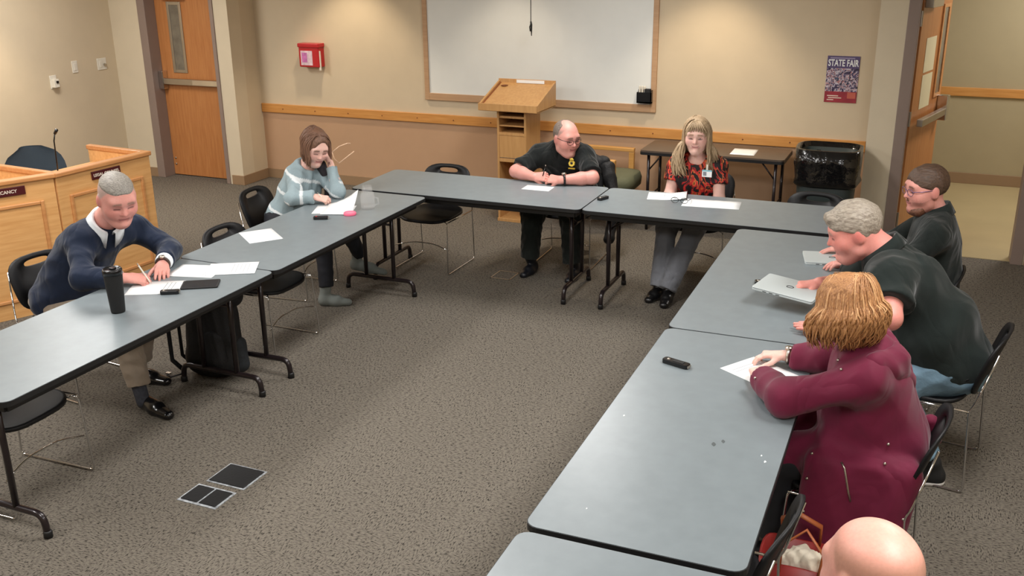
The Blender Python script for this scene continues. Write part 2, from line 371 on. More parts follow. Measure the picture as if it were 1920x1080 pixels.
d2box(MB(), .03, .34, -.065, 0, 1.98, 2.06).build('door_closer', M_STEEL, d2, bevel=.004)
MB().tube([O2 + ax * .2 - ay * .04 + az * 2.075, (.32, .06, 2.11), (.42, -.02, 2.13)], .009).build('closer_arm', M_STEEL, d2)
MB().box(.38, .46, -.05, .01, 2.1, 2.16).build('closer_shoe', M_STEEL, d2, bevel=.004)
for z in (.25, 1.1, 1.9): MB().lathe([(.011, -.06), (.011, .06)], 10, (-.012, .11, z)).build('hinge', M_STEEL, d2)

# ---- ceiling lights
for i, (x, y) in enumerate(TROFFERS):
    t = empty('ceiling_light', (x, y, CEIL), label='recessed fluorescent ceiling light panel above the ' + TROFFER_AT[i], cat='ceiling light', group='ceiling light panels')
    MB().box(-.31, .31, -.61, -.57, -.012, 0).box(-.31, .31, .57, .61, -.012, 0).box(-.31, -.27, -.57, .57, -.012, 0).box(.27, .31, -.57, .57, -.012, 0).build('frame', M_WHITEP, t)
    MB().box(-.27, .27, -.57, .57, -.004, 0).build('diffuser', M_DIFF, t)
    ld = bpy.data.lights.new('troffer_lamp', 'AREA'); ld.shape = 'RECTANGLE'; ld.size = .54; ld.size_y = 1.14; ld.energy = TROFFER_W; ld.color = (1.0, .98, .96)
    lo = bpy.data.objects.new('troffer_lamp', ld); COL.objects.link(lo); lo.parent = t; lo.location = (0, 0, -.02)
for i, (x, y, e) in enumerate(CANS):
    t = empty('downlight', (x, y, CEIL), label='round recessed warm downlight above the ' + ['red wall box', 'lectern', 'brown side table', 'thermostat wall'][i], cat='downlight', group='wall downlights')
    MB().lathe([(.055, 0), (.1, 0), (.1, -.01), (.085, -.012), (.055, 0)], 20, cap=False).build('trim_ring', M_WHITEP, t, True)
    MB().lathe([(.055, -.001), (.0551, -.002)], 16).build('lamp', M_CANL, t)
    ld = bpy.data.lights.new('downlight_lamp', 'SPOT'); ld.energy = e; ld.spot_size = math.radians(88); ld.spot_blend = .55; ld.shadow_soft_size = .06; ld.color = (1.0, .83, .62)
    lo = bpy.data.objects.new('downlight_lamp', ld); COL.objects.link(lo); lo.parent = t; lo.location = (0, 0, -.02)
# ------------------------------------------------------------------ wall-mounted things
wbd = empty('whiteboard', (-3.7, YB, 0), label='large wall-mounted whiteboard in a tan wood frame behind the lectern', cat='whiteboard')
MB().box(-1.17, 1.17, -.012, 0, 1.04, 2.25).build('panel', M_WB, wbd)
for b in ((-1.215, -1.165, -.025, 0, .985, 2.3), (1.165, 1.215, -.025, 0, .985, 2.3), (-1.165, 1.165, -.025, 0, .985, 1.055), (-1.165, 1.165, -.025, 0, 2.25, 2.3)):
    MB().box(*b).build('frame_rail', M_WBFR, wbd, bevel=.003)
mh = empty('marker_holder', (-2.585, YB - .014, 1.075), label='black marker and eraser holder stuck on whiteboard corner', cat='holder')
MB().box(-.07, .07, -.06, 0, 0, .012).box(-.07, .07, -.06, -.052, 0, .1).box(-.07, -.062, -.06, 0, 0, .1).box(.062, .07, -.06, 0, 0, .12).box(-.07, .07, -.006, 0, 0, .12).build('tray', M_BLACK, mh)
for k in range(3): MB().lathe([(.009, .02), (.009, .15), (.006, .155)], 8, (-.05 + .024 * k, -.03, 0)).build('marker', M_WHITEP, mh)
MB().box(.0, .055, -.05, -.01, .02, .13).build('eraser', M_BLACKM, mh)
pc = empty('pull_cord', (-3.6, 8.72, CEIL), label='dark pull cord with handle hanging in front of the whiteboard', cat='cord')
MB().tube([(0, 0, 0), (0, 0, -.98)], .004, 6).build('cord', M_BLACKM, pc)
MB().tube([(0, 0, -.97), (.004, 0, -1.0), (.006, 0, -1.1)], [.008, .011, .004], 8).tube([(0, 0, -.99), (-.012, 0, -1.02), (-.006, 0, -1.06)], .005, 6).build('pull_handle', M_BLACKM, pc, True)
pc.location = (-3.62, 8.76, CEIL)
ar = empty('wall_cabinet', (-6.245, YB, 1.27), label='red emergency supply box with white label on the beige wall', cat='wall box')
MB().box(-.125, .125, -.11, 0, 0, .235).build('body', M_RED, ar, bevel=.008)
MB().box(-.132, .132, -.118, 0, .205, .245).build('lid', M_RED, ar, bevel=.006)
MB().box(-.1, .045, -.113, -.11, .02, .17).build('label_sheet', mat('pale_label', (214, 190, 200), .6, var=.2, scale=25), ar)
MB().box(-.085, -.02, -.1145, -.113, .05, .15).build('label_photo', mat('pink_label_print', (190, 110, 170), .6, var=.25, scale=30), ar)
MB().box(.115, .135, -.1, -.085, -.03, .17).build('pull_tab', M_WHITEP, ar)
po = empty('poster', (-.85, YB - .004, 1.36), label='purple and red state fair poster on the wall above the bin', cat='poster')
MB().box(-.145, .145, -.002, .002, -.21, .21).build('sheet', print_mat('poster_photo_print', [(0, (44, 34, 62)), (.38, (92, 78, 110)), (.45, (196, 190, 200)), (.52, (176, 110, 108)), (.57, (70, 84, 110)), (.64, (30, 26, 44))], (22, 22, 22)), po)
MB().box(-.145, .145, -.003, -.002, .1, .21).build('title_band', mat('poster_violet', (84, 70, 110), .5, var=.08), po)
MB().box(-.145, .145, -.003, -.002, -.21, -.11).build('info_band', mat('poster_crimson', (150, 44, 56), .5, var=.25, scale=9), po)
MB().box(.06, .135, -.0035, -.003, -.17, -.115).build('info_block', mat('poster_orange', (190, 96, 78), .5, var=.1), po)
for zz, xx, ww in ((-.15, -.07, .1), (-.168, -.05, .12), (-.187, -.09, .06)): MB().box(xx - ww / 2, xx + ww / 2, -.0038, -.003, zz - .004, zz + .004).build('info_line', M_LETTER, po)
RX = Matrix.Rotation(math.radians(90), 4, 'X')
text('title', 'STATE FAIR', .062, M_PAPER, po, Matrix.Translation((0, -.004, .145)) @ RX, sx=.86).scale[1] *= 1.35
MB().box(-.12, .1, -.0036, -.003, .186, .197).build('top_line', mat('poster_pale_violet', (150, 140, 168), .5), po)
po.scale = (.92, 1, .94)
def switch(name, y, z, w_, h_, label, kind):
    s = empty(name, (XL, y, z), label=label, cat='wall plate')
    MB().box(0, .008, -w_ / 2, w_ / 2, -h_ / 2, h_ / 2).build('plate', M_WHITEP, s, bevel=.003)
    if kind == 0: MB().box(.008, .014, -.018, .018, -.035, .035).build('rocker', M_WHITEP, s, bevel=.002)
    if kind == 1:
        MB().box(.008, .014, -.04, -.005, -.035, .035).build('rocker', M_WHITEP, s, bevel=.002)
        MB().tube([(.008, .03, -.01), (.03, .03, -.015)], .016, 10).build('key_switch', M_STEEL, s)
    if kind == 2:
        MB().box(.008, .055, -.035, .03, -.055, .03).build('thermostat_body', M_WHITEP, s, bevel=.004)
        MB().box(.055, .062, -.01, .018, -.012, .012).build('sensor', M_BLACK, s)
switch('light_switch', 8.03, 1.29, .075, .125, 'small white light switch between thermostat and key plate', 0)
switch('key_switch_plate', 8.41, 1.28, .13, .125, 'wide white double switch plate nearest the veneer door', 1)
switch('thermostat', 7.72, 1.17, .085, .135, 'cream thermostat box with dark sensor on left wall', 2)

# ------------------------------------------------------------------ folding tables
TL, TW, TH = 1.86, .715, .74
def make_table():
    root = empty('folding_table')
    MB().prism(rrect(TL - .006, TW - .006, .045), TH - .012, TH).build('tabletop', M_TOP, root)
    MB().prism(rrect(TL, TW, .048), TH - .026, TH - .002).build('edge_band', M_EDGE, root)
    ap = MB()
    for s in (-1, 1): ap.box(-TL / 2 + .06, TL / 2 - .06, s * (TW / 2 - .075) - .012, s * (TW / 2 - .075) + .012, TH - .075, TH - .024)
    for s in (-1, 1): ap.box(s * (TL / 2 - .06) - .01, s * (TL / 2 - .06) + .01, -TW / 2 + .075, TW / 2 - .075, TH - .075, TH - .024)
    ap.build('apron', M_EDGE, root)
    for s in (-1, 1):
        x = s * (TL / 2 - .14); lf = empty('leg_frame', (x, 0, 0)); lf.parent = root
        path = arc_path([(0, -.29, 0.0), (0, -.28, .115), (0, .28, .115), (0, .29, 0.0)], .075, 5)
        MB().tube(path, .0165, 10).build('foot_rail', M_LEG, lf, True)
        for yy in (-.12, .12):
            MB().tube([(0, yy, .115), (0, yy, TH - .03)], .0155, 10).build('leg', M_LEG, lf, True)
        MB().tube([(0, -.12, TH - .2), (0, .12, TH - .2)], .009, 8).build('crossbar', M_LEG, lf, True)
        MB().tube([(0, 0, TH - .2), (-s * .12, 0, TH - .13), (-s * .3, 0, TH - .04)], .009, 8).build('brace', M_LEG, lf, True)
        for yy in (-.29, .29): MB().lathe([(.02, 0), (.02, .03), (.017, .035)], 10, (0, yy, 0)).build('rubber_foot', M_EDGE, lf, True)
    return root
proto_t = make_table()
def table(c, rz, label, first=[True]):
    if first[0]: o = proto_t; first[0] = False
    else: o = copy_tree(proto_t)
    o.location = (c[0], c[1], 0); o.rotation_euler = (0, 0, rz)
    return tag(o, label, 'table', 'grey folding tables in the horseshoe')
sb = .012
def along(o, a, u, v): return (o[0] + math.cos(a) * u - math.sin(a) * v, o[1] + math.sin(a) * u + math.cos(a) * v)
LT = 1.865
table(along((-4.118, 6.312), sb, LT / 2, TW / 2), sb, 'grey folding table in back row in front of man with gold badge')
table(along((-4.118, 6.312), sb, LT * 1.5, TW / 2), sb, 'grey folding table in back row in front of woman in floral top')
sl = .004 + math.pi / 2
table((-3.42 - TW / 2, 6.278 - LT / 2), sl, 'grey folding table on left side holding the glass jar and pink lid')
table((-3.42 - TW / 2 + .006, 6.278 - LT * 1.5), sl, 'grey folding table on left side holding the black tumbler')
sr = .014 + math.pi / 2; oR = (-1.141, 6.275)
table(along(oR, sr, -LT / 2, -TW / 2), sr, 'grey folding table on right side with two silver laptops')
tR = table(along(oR, sr, -LT * 1.5, -TW / 2), sr, 'grey folding table on right side in front of burgundy coat')
table(along(oR, sr, -LT * 2.5 - .02, -TW / 2), sr, 'nearest grey folding table cut off at bottom of picture')
# a few chips and scuffs on the right table
for x, y, s in ((-1.02, 3.42, .006), (-.46, 3.3, .005), (-.44, 3.26, .007), (-.93, 2.72, .004)):
    x, y = along((0, 0), -sr, x - tR.location.x, y - tR.location.y)
    MB().prism([(x + s * math.cos(a) * (1 + .5 * math.sin(3 * a)), y + s * .6 * math.sin(a)) for a in [k * .7 for k in range(9)]], TH, TH + .0006).build('paint_chip', M_PAPER, tR)
for x, y, s in ((-.64, 3.32, .014), (-.612, 3.355, .012)):
    x, y = along((0, 0), -sr, x - tR.location.x, y - tR.location.y)
    MB().prism([(x + s * math.cos(a) * (1 + .4 * math.sin(2 * a)), y + s * .6 * math.sin(a)) for a in [k * .7 for k in range(9)]], TH, TH + .0005).build('smudge', M_INKD, tR)
bt = empty('side_table', (-1.83, 8.74, 0), 0, 'dark brown narrow folding table against the back wall', 'table')
MB().prism(rrect(1.26, .5, .03), .715, .74).build('tabletop', M_BTABLE, bt)
MB().prism(rrect(1.265, .505, .03), .7, .725).build('edge_band', M_EDGE, bt)
for s in (-1, 1):
    for yy in (-.2, .2): MB().tube([(s * .56, yy, 0), (s * .56, yy, .7)], .014, 8).build('leg', M_LEG, bt, True)
    MB().tube([(s * .56, -.2, .3), (s * .56, .2, .3)], .009, 8).build('crossbar', M_LEG, bt, True)
    MB().tube([(s * .56, -.2, .55), (s * .44, -.2, .7)], .007, 8).build('brace', M_LEG, bt, True)

# ------------------------------------------------------------------ stacking chairs (face +x at rotation 0)
def make_chair():
    root = empty('stacking_chair')
    # seat shell
    n = 28; rings = [(.0, 0), (.45, -.004), (.75, -.002), (.93, .004), (1.0, .006), (1.0, -.012), (.93, -.022), (.45, -.028), (0, -.028)]
    m = MB(); vs = []; fs = []
    for r, dz in rings:
        for k in range(n):
            a = 2 * math.pi * k / n; c, s = math.cos(a), math.sin(a)
            ex = .215 * math.copysign(abs(c) ** .55, c) * r; ey = .225 * math.copysign(abs(s) ** .55, s) * r
            vs.append((ex + .01, ey, .44 + dz - (.02 * max(0, (ex - .12) / .1) ** 2) + (.02 * max(0, (-ex - .1) / .12) ** 2)))
    for i in range(len(rings) - 1):
        for k in range(n): fs.append((i * n + k, i * n + (k + 1) % n, (i + 1) * n + (k + 1) % n, (i + 1) * n + k))
    m.add(vs, fs); m.build('seat', M_SHELL, root, True)
    # back shell with an oval hand slot
    n = 32; vs = []; fs = []; loops = []
    def bend(u, v, off):
        tilt = .21 + (v) * .10
        return (-tilt - .035 * (1 - (u / .225) ** 2) + off, u, .46 + v * .315)
    for t, off in ((0, 0), (.5, 0), (1, 0), (1, .014), (.5, .014), (0, .014)):
        lp = []
        for k in range(n):
            a = 2 * math.pi * k / n; c, s = math.cos(a), math.sin(a)
            ou = .222 * math.copysign(abs(c) ** .6, c); ov = .5 + .5 * math.copysign(abs(s) ** .6, s)
            ou *= (.9 + .1 * ov)
            hu = .085 * math.copysign(abs(c) ** .7, c); hv = .85 + .06 * math.copysign(abs(s) ** .8, s)
            lp.append(bend(ou * (1 - t) + hu * t, ov * (1 - t) + hv * t, off))
        vs += lp
    for i in range(6):
        j = (i + 1) % 6
        for k in range(n): fs.append((i * n + k, i * n + (k + 1) % n, j * n + (k + 1) % n, j * n + k))
    MB().add(vs, fs).build('backrest', M_SHELL, root, True)
    for s in (-1, 1):
        y = s * .245
        path = arc_path([(-.318, s * .19, .71), (-.255, s * .235, .47), (-.235, y, .43), (-.26, y, .008), (.23, y, .008), (.205, y * .97, .425), (.17, y * .8, .424)], .03, 4)
        MB().tube(path, .005, 8).build('side_frame', M_CHROME, root, True)
        MB().tube([(-.235, y, .425), (.205, y * .97, .425)], .0055, 8).build('seat_rail', M_CHROME, root, True)
    MB().tube(arc_path([(.2, -.24, .2), (.17, -.1, .235), (.17, .1, .235), (.2, .24, .2)], .1, 5), .0045, 6).build('stretcher', M_CHROME, root, True)
    return root
proto_c = make_chair()
def chair(x, y, rz, label, first=[True]):
    if first[0]: o = proto_c; first[0] = False
    else: o = copy_tree(proto_c)
    o.location = (x, y, 0); o.rotation_euler = (0, 0, math.radians(rz)); return tag(o, label, 'chair', 'black stacking chairs around the tables')
chair(-3.955, 2.97, 2, 'empty black stacking chair nearest the left picture edge')
chair(-4.6, 4.04, -6, 'black stacking chair under the man in navy sweater')
chair(-3.955, 4.98, 0, 'empty black stacking chair between navy sweater man and woman in light blue')
chair(-4.42, 5.95, 6, 'black stacking chair under the woman in light blue sweater')
chair(-3.72, 6.89, -90, 'empty black stacking chair behind the back table left of the badge man')
chair(-2.72, 7.4, -88, 'black stacking chair under the man with gold badge')
chair(-1.66, 7.42, -90, 'black stacking chair under the woman in floral top')
chair(-.8, 6.98, -96, 'empty black stacking chair at right end of the back row')
chair(-.13, 5.78, 178, 'black stacking chair under the bearded man')
chair(.08, 4.94, 171, 'black stacking chair under the man leaning over the laptop')
chair(-.17, 3.85, 176, 'black stacking chair under the woman in burgundy coat')
chair(-.61, 2.93, 174, 'empty black stacking chair pushed under the near right table')

# ------------------------------------------------------------------ lectern, bin, armchair, office chair, dais
lc = empty('lectern', (-3.64, 8.5, 0), 0, 'oak veneer lectern with slanted top and open shelves', 'lectern')
for b, nm in (((-.145, -.125, -.17, .18, 0, 1.08), 'side_panel'), ((.125, .145, -.17, .18, 0, 1.08), 'side_panel'), ((-.125, .125, .16, .18, 0, 1.08), 'back_panel'),
              ((-.125, .125, -.16, .16, .975, .995), 'shelf'), ((-.125, .125, -.16, .16, .9, .912), 'shelf'), ((-.125, .125, -.17, .16, .82, .845), 'shelf'), ((-.125, .125, -.165, -.15, .6, .82), 'front_door'), ((-.125, .125, -.17, .16, .57, .6), 'shelf'), ((-.145, .145, -.19, .2, 0, .03), 'plinth')):
    MB().box(*b).build(nm, M_LECT, lc, bevel=.002)
MB().box(-.12, .12, -.168, -.165, .607, .612).build('door_edge', M_STEEL, lc)
# slanted top tray: side profiles
def sl(y): return 1.095 + (y + .25) / .45 * .145
for s in (-1, 1):
    m = MB(); x0, x1 = s * .28 - .009, s * .28 + .009
    prof = [(-.25, 1.055), (-.25, 1.115), (.2, 1.27), (.2, 1.055)]
    m.add([(x0, a, b) for a, b in prof] + [(x1, a, b) for a, b in prof], [(0, 1, 2, 3), (7, 6, 5, 4)] + [(i, i + 4, (i + 1) % 4 + 4, (i + 1) % 4) for i in range(4)])
    m.build('top_side', M_LECT, lc)
MB().box(-.289, .289, -.268, -.25, 1.055, 1.12).build('front_lip', M_LECT, lc, bevel=.002)
MB().box(-.289, .289, .2, .216, 1.055, 1.285).build('top_back', M_LECT, lc, bevel=.002)
m = MB(); prof = [(-.25, 1.085), (-.25, 1.1), (.2, 1.25), (.2, 1.235)]
m.add([(-.271, a, b) for a, b in prof] + [(.271, a, b) for a, b in prof], [(0, 1, 2, 3), (7, 6, 5, 4)] + [(i, i + 4, (i + 1) % 4 + 4, (i + 1) % 4) for i in range(4)])
m.build('reading_surface', M_LECT, lc)
m = MB(); m.add([(-.271, -.25, 1.1005), (-.255, -.25, 1.1005), (-.255, .2, 1.2512), (-.271, .2, 1.2512)], [(0, 1, 2, 3)]); m.build('dark_strip', M_LECTD, lc)
MB().box(-.289, .289, -.25, .2, 1.05, 1.06).build('top_base', M_LECT, lc)
MB().ell((-.2, .14, 1.232), (.035, .035, .006), 16, 6).build('cable_grommet', M_LECTD, lc, True)
MB().box(-.1, .18, .192, .2, 1.252, 1.28).build('label_strip', M_PAPER, lc)

bn = empty('rubbish_bin', (-.83, 8.4, 0), 0, 'large dark bin lined with a shiny black bag below the poster', 'bin')
m = MB()
def ring(a, b, z, n=28, wob=0.0): return [(a * math.copysign(abs(math.cos(t)) ** .5, math.cos(t)) * (1 + wob * math.sin(7 * t + z * 20)), b * math.copysign(abs(math.sin(t)) ** .5, math.sin(t)) * (1 + wob * math.cos(9 * t + z * 15)), z) for t in [2 * math.pi * k / n for k in range(n)]]
def loft(rings, cap=True):
    n = len(rings[0]); vs = [p for r in rings for p in r]; fs = [(i * n + k, i * n + (k + 1) % n, (i + 1) * n + (k + 1) % n, (i + 1) * n + k) for i in range(len(rings) - 1) for k in range(n)]
    if cap: fs += [tuple(range(n - 1, -1, -1)), tuple((len(rings) - 1) * n + k for k in range(n))]
    return MB().add(vs, fs)
loft([ring(.2, .17, 0), ring(.225, .195, .5), ring(.24, .21, .86), ring(.225, .195, .86), ring(.19, .16, .1)], False).build('body', M_BIN, bn, True)
loft([ring(.246, .214, .6, 56, .02), ring(.262, .23, .62, 56, .03), ring(.25, .22, .66, 56, .02), ring(.262, .228, .78, 56, .018), ring(.258, .226, .9, 56, .012), ring(.235, .205, .905, 56, .01), ring(.215, .185, .75, 56, .03), ring(.19, .16, .45, 56, .04)], True).build('bin_liner', M_BAGPL, bn, True)
MB().box(-.02, .1, -.215, -.205, .4, .47).build('handle_recess', M_EDGE, bn)

am = empty('armchair', (-2.82, 8.58, 0), 0, 'oak framed lounge armchair with green seat behind the badge man', 'armchair')
for s in (-1, 1):
    y = s * .29
    fr_ = MB().box(.15, .2, y - .022, y + .022, 0, .64).build('arm_post', M_ARMW, am, bevel=.004)
    MB().box(-.3, -.25, y - .022, y + .022, 0, .64).build('arm_post', M_ARMW, am, bevel=.004)
    MB().box(-.31, .2, y - .026, y + .026, .64, .675).build('armrest', M_ARMW, am, bevel=.006)
    MB().box(-.27, .18, y - .018, y + .018, .3, .34).build('side_rail', M_ARMW, am, bevel=.004)
cu = loft([ring(.26, .26, .36), ring(.28, .265, .38), ring(.285, .268, .44), ring(.27, .25, .49), ring(.2, .18, .5)]); cu.v = [(x + .04, y, z) for x, y, z in cu.v]; cu.build('seat_cushion', M_GREEN, am, True)
cu = loft([ring(.045, .24, .46), ring(.05, .25, .5), ring(.05, .25, .66), ring(.03, .22, .7)]); cu.v = [(x - .24 - (z - .46) * .25, y, z) for x, y, z in cu.v]; cu.build('back_cushion', M_GREEN, am, True)

oc = empty('office_chair', (-6.75, 5.85, 0), math.radians(-10), 'blue-grey swivel chair behind the witness desk', 'office chair')
m = MB(); rows = 8; cols = 14; vs = []; fs = []
for sgn in (0, 1):
    for j in range(rows + 1):
        v = j / rows; hw_ = .28 * math.sqrt(max(.0, 1 - max(0, (v - .45) / .58) ** 2.6)) * (.8 + .2 * min(1, v * 2))
        for i in range(cols + 1):
            u = -1 + 2 * i / cols; vs.append((-.22 - .06 * v + .09 * u * u + (.06 if sgn else 0) * (1 - u * u * .9), u * hw_, .52 + v * .42))
st = (rows + 1) * (cols + 1)
for sgn in (0, 1):
    for j in range(rows):
        for i in range(cols):
            a = sgn * st + j * (cols + 1) + i; q = (a, a + 1, a + cols + 2, a + cols + 1); fs.append(q if sgn else q[::-1])
m.add(vs, fs).build('backrest', M_BLUEGREY, oc, True)
cu = loft([ring(.2, .21, .4), ring(.25, .26, .43), ring(.25, .26, .49), ring(.2, .2, .51)]); cu.build('seat', M_BLUEGREY, oc, True)
MB().tube([(0, 0, .1), (0, 0, .42)], .03, 12).build('gas_lift', M_BLACK, oc, True)
for k in range(5):
    a = 2 * math.pi * k / 5; MB().tube([(0, 0, .1), (.3 * math.cos(a), .3 * math.sin(a), .065)], [.028, .016], 8).build('base_arm', M_BLACK, oc, True)
    MB().ell((.3 * math.cos(a), .3 * math.sin(a), .03), (.03, .03, .03), 10, 7).build('caster', M_BLACK, oc, True)
MB().tube([(-.02, 0, .42), (-.27, 0, .46), (-.28, 0, .7)], .022, 8).build('back_support', M_BLACK, oc, True)

def desk(name, p0, p1, label, txt, right_side=True, tpos=.5):
    """curved-dais desk unit: front panel from p0 to p1 (left to right as the room sees it)"""
    p0, p1 = Vector((*p0, 0)), Vector((*p1, 0)); a = math.atan2((p1 - p0).y, (p1 - p0).x); L_ = (p1 - p0).length
    d = empty(name, p0, a, label, 'desk')       # local: x along front, +y towards the sitter
    MB().box(0, L_, 0, .03, .0, .965).build('front_panel', M_OAK, d, bevel=.002)
    mo = [(.09, .115, .12, .82), (L_ - .115, L_ - .09, .12, .82)]
    for x0, x1, z0, z1 in mo: MB().box(x0, x1, -.014, 0, z0, z1).build('moulding', M_OAKD, d, bevel=.005)
    for z0, z1 in ((.12, .145), (.795, .82)): MB().box(.115, L_ - .115, -.014, 0, z0, z1).build('moulding', M_OAKD, d, bevel=.005)
    MB().box(.115, L_ - .115, -.004, 0, .145, .795).build('inset_panel', M_OAK, d)
    MB().box(-.012, L_ + .012, -.02, .05, .965, 1.0).build('top_rail', M_OAKD, d, bevel=.008)
    MB().box(.0, L_, .03, .62, .84, .865).build('desktop', M_OAK, d)
    sx = [0.0]
    if right_side: sx.append(L_ - .03)
    for x in sx:
        MB().box(x, x + .03, .03, .65, 0, .965).build('side_panel', M_OAK, d, bevel=.002)
        MB().box(x - .01, x + .04, .05, .66, .965, 1.0).build('side_rail', M_OAKD, d, bevel=.006)
    MB().box(0, L_, .004, .03, 0, .06).build('kick_strip', M_OAKD, d)
    px = L_ * tpos; pw = .13
    MB().box(px - pw, px + pw, -.012, 0, .885, .945).build('nameplate', M_PLAQUE, d, bevel=.002)
    text('lettering', txt, .031, M_LETTER, d, Matrix.Translation((px, -.013, .915)) @ RX)
    return d
desk('witness_desk', (-5.73, 5.03), (-5.665, 5.885), 'oak desk unit with maroon nameplate reading legal counsel', 'LEGAL COUNSEL', True, .5)
desk('witness_desk', (-6.1, 4.28), (-5.74, 5.02), 'oak desk unit at left picture edge beside the legal counsel desk', 'VACANCY', False, .6)
mk = empty('desk_microphone', (-5.98, 5.28, .865), 0, 'gooseneck microphone on the legal counsel desk', 'microphone')
MB().lathe([(.035, 0), (.035, .012), (.016, .03), (.012, .07)], 14).build('base', M_BLACK, mk, True)
MB().tube([(0, 0, .06), (.005, .0, .18), (.0, .01, .3), (.02, .01, .36)], .005, 8).build('gooseneck', M_BLACK, mk, True)
MB().tube([(.02, .01, .355), (.045, .01, .385)], [.011, .012], 8).build('capsule', M_BLACK, mk, True)

# ------------------------------------------------------------------ floor boxes
def floorbox(x, y, w_, h_, label, two=False, taped=True):
    f = empty('floor_box', (x, y, 0), 0, label, 'floor box', 'floor outlet covers')
    if taped:
        t_ = MB(); t_.box(-w_, w_, -h_, h_, 0.0005, .003); t_.build('tape', mat('scuffed_tape', (168, 172, 176), .4, var=.5, scale=40), f)
        if two:
            MB().box(-w_ + .012, -.006, -h_ + .014, h_ - .014, .003, .008).build('cover', M_BLACKM, f, bevel=.002); MB().box(.006, w_ - .012, -h_ + .014, h_ - .014, .003, .008).build('cover', M_BLACKM, f, bevel=.002)
        else: MB().box(-w_ + .01, w_ - .01, -h_ + .01, h_ - .01, .003, .008).build('cover', M_BLACKM, f, bevel=.002)
    else:
        for b in ((-w_, w_, -h_, -h_ + .008), (-w_, w_, h_ - .008, h_), (-w_, -w_ + .008, -h_, h_), (w_ - .008, w_, -h_, h_)): MB().box(*b, 0, .004).build('rim', M_STEEL, f)
        MB().box(-w_ + .008, w_ - .008, -h_ + .008, h_ - .008, 0, .002).build('cover', M_CARPET, f)
floorbox(-3.03, 3.455, .115, .095, 'dark square floor outlet cover with pale taped border, far one of pair')
floorbox(-3.045, 3.245, .115, .08, 'split black floor outlet cover with scuffed white tape, near one of pair', True)
floorbox(-3.06, 6.84, .085, .095, 'carpeted floor outlet cover with thin metal rim below back table', taped=False)

# ------------------------------------------------------------------ small things on the tables
def paper(x, y, rz, label, w_=.216, h_=.28, z=TH, curl=0.0, lines=0, name='paper_sheet', diag=False):
    p = empty(name, (x, y, z), math.radians(rz), label, 'paper')
    vs = []; fs = []; n = 8
    for i in range(n + 1):
        for j in range(5):
            u, v = i / n, j / 4; q = (u + v) / 2 if diag else u; vs.append((w_ * (v - .5), h_ * (u - .5), .0012 + curl * max(0, q - .4) ** 2))
    for i in range(n):
        for j in range(4): a = i * 5 + j; fs.append((a, a + 1, a + 6, a + 5))
    o = MB().add(vs, fs).build('sheet', M_PAPER, p, True); s = o.modifiers.new('solid', 'SOLIDIFY'); s.thickness = .0008
    for k in range(lines): MB().box(-.08, .08 - .05 * (k % 3 == 2), h_ * .5 - .05 - .022 * k, h_ * .5 - .047 - .022 * k, .0015, .0018).build('print_line', M_INK, p)
    return p
paper(-3.86, 3.93, -62, 'white sheet under the writing hand of the navy sweater man', lines=3)
paper(-3.85, 4.25, -75, 'white sheet to the right of the navy sweater man', lines=2)
paper(-3.68, 4.36, -60, 'printed form lying between the tablet and the table seam', lines=5, z=TH + .002)
paper(-3.95, 4.985, 52, 'single white sheet in the middle of the left table', lines=0)
paper(-3.87, 5.72, -68, 'white sheet under the hand of the woman in light blue')
pl = paper(-3.83, 5.73, 20, 'lifted bluish page curling up in front of woman in light blue', z=TH + .004, curl=.3, diag=True)
paper(-2.77, 6.83, 2, 'half sheet of paper in front of the man with gold badge', .22, .14)
paper(-1.79, 6.93, -78, 'curled sheet on the left in front of woman in floral top', lines=6, curl=.05)
paper(-1.44, 6.83, -84, 'wide white sheet on the right in front of woman in floral top', .216, .4)
paper(-.585, 4.03, 58, 'white sheet under the clasped hands of the woman in burgundy', .216, .3, lines=2)
paper(-1.58, 8.73, -88, 'single sheet on the brown table at the back wall', .27, .21, .74)
def recorder(x, y, rz, label, L_=.1, w_=.04, red=False, z=TH):
    r = empty('voice_recorder', (x, y, z), math.radians(rz), label, 'recorder', 'small black voice recorders')
    MB().prism(rrect(L_, w_, .012), 0, .02).build('body', M_BLACK, r, bevel=.003)
    MB().box(-L_ * .1, L_ * .3, -w_ * .3, w_ * .3, .02, .0215).build('display', mat('dark_display', (46, 50, 54), .2), r)
    MB().ell((-L_ * .3, 0, .02), (.008, .008, .003), 10, 6).build('button', M_RED if red else M_STEEL, r, True)
    MB().box(L_ * .47, L_ * .53, -.012, .012, .005, .016).build('microphone_grille', M_STEEL, r)
recorder(-3.72, 3.885, 30, 'small black voice recorder beside the tablet')
recorder(-3.815, 5.47, 25, 'black voice recorder with red button near the pink lid', red=True)
recorder(-2.2, 6.68, 70, 'small black voice recorder at seam of the back tables')
recorder(-.955, 3.98, -18, 'long black voice recorder in front of burgundy coat woman', .13)
recorder(-.79, 5.22, 10, 'black voice recorder half hidden behind the moving laptop')
tb = empty('tablet', (-3.66, 4.06, TH), math.radians(-58), 'black tablet lying flat beside the navy sweater man', 'tablet')
MB().prism(rrect(.135, .2, .01), 0, .009).build('body', M_BLACKM, tb, bevel=.002); MB().prism(rrect(.118, .18, .004), .009, .0095).build('screen', mat('dark_screen', (34, 40, 48), .15), tb)
tu = empty('tumbler', (-3.775, 3.565, TH), 0, 'tall black insulated tumbler with clear lid on left table', 'tumbler')
MB().lathe([(.034, 0), (.036, .01), (.047, .205), (.047, .215)], 28).build('cup', M_BLACKM, tu, True)
MB().lathe([(.049, .205), (.049, .228), (.044, .236), (.04, .228), (.03, .226)], 28).build('lid', M_BLACK, tu, True)
MB().box(-.012, .02, -.012, .012, .228, .24).build('lid_slider', M_BLACK, tu, bevel=.003)
ja = empty('glass_jar', (-3.66, 5.83, TH), 0, 'clear glass jar of water standing on left table', 'jar')
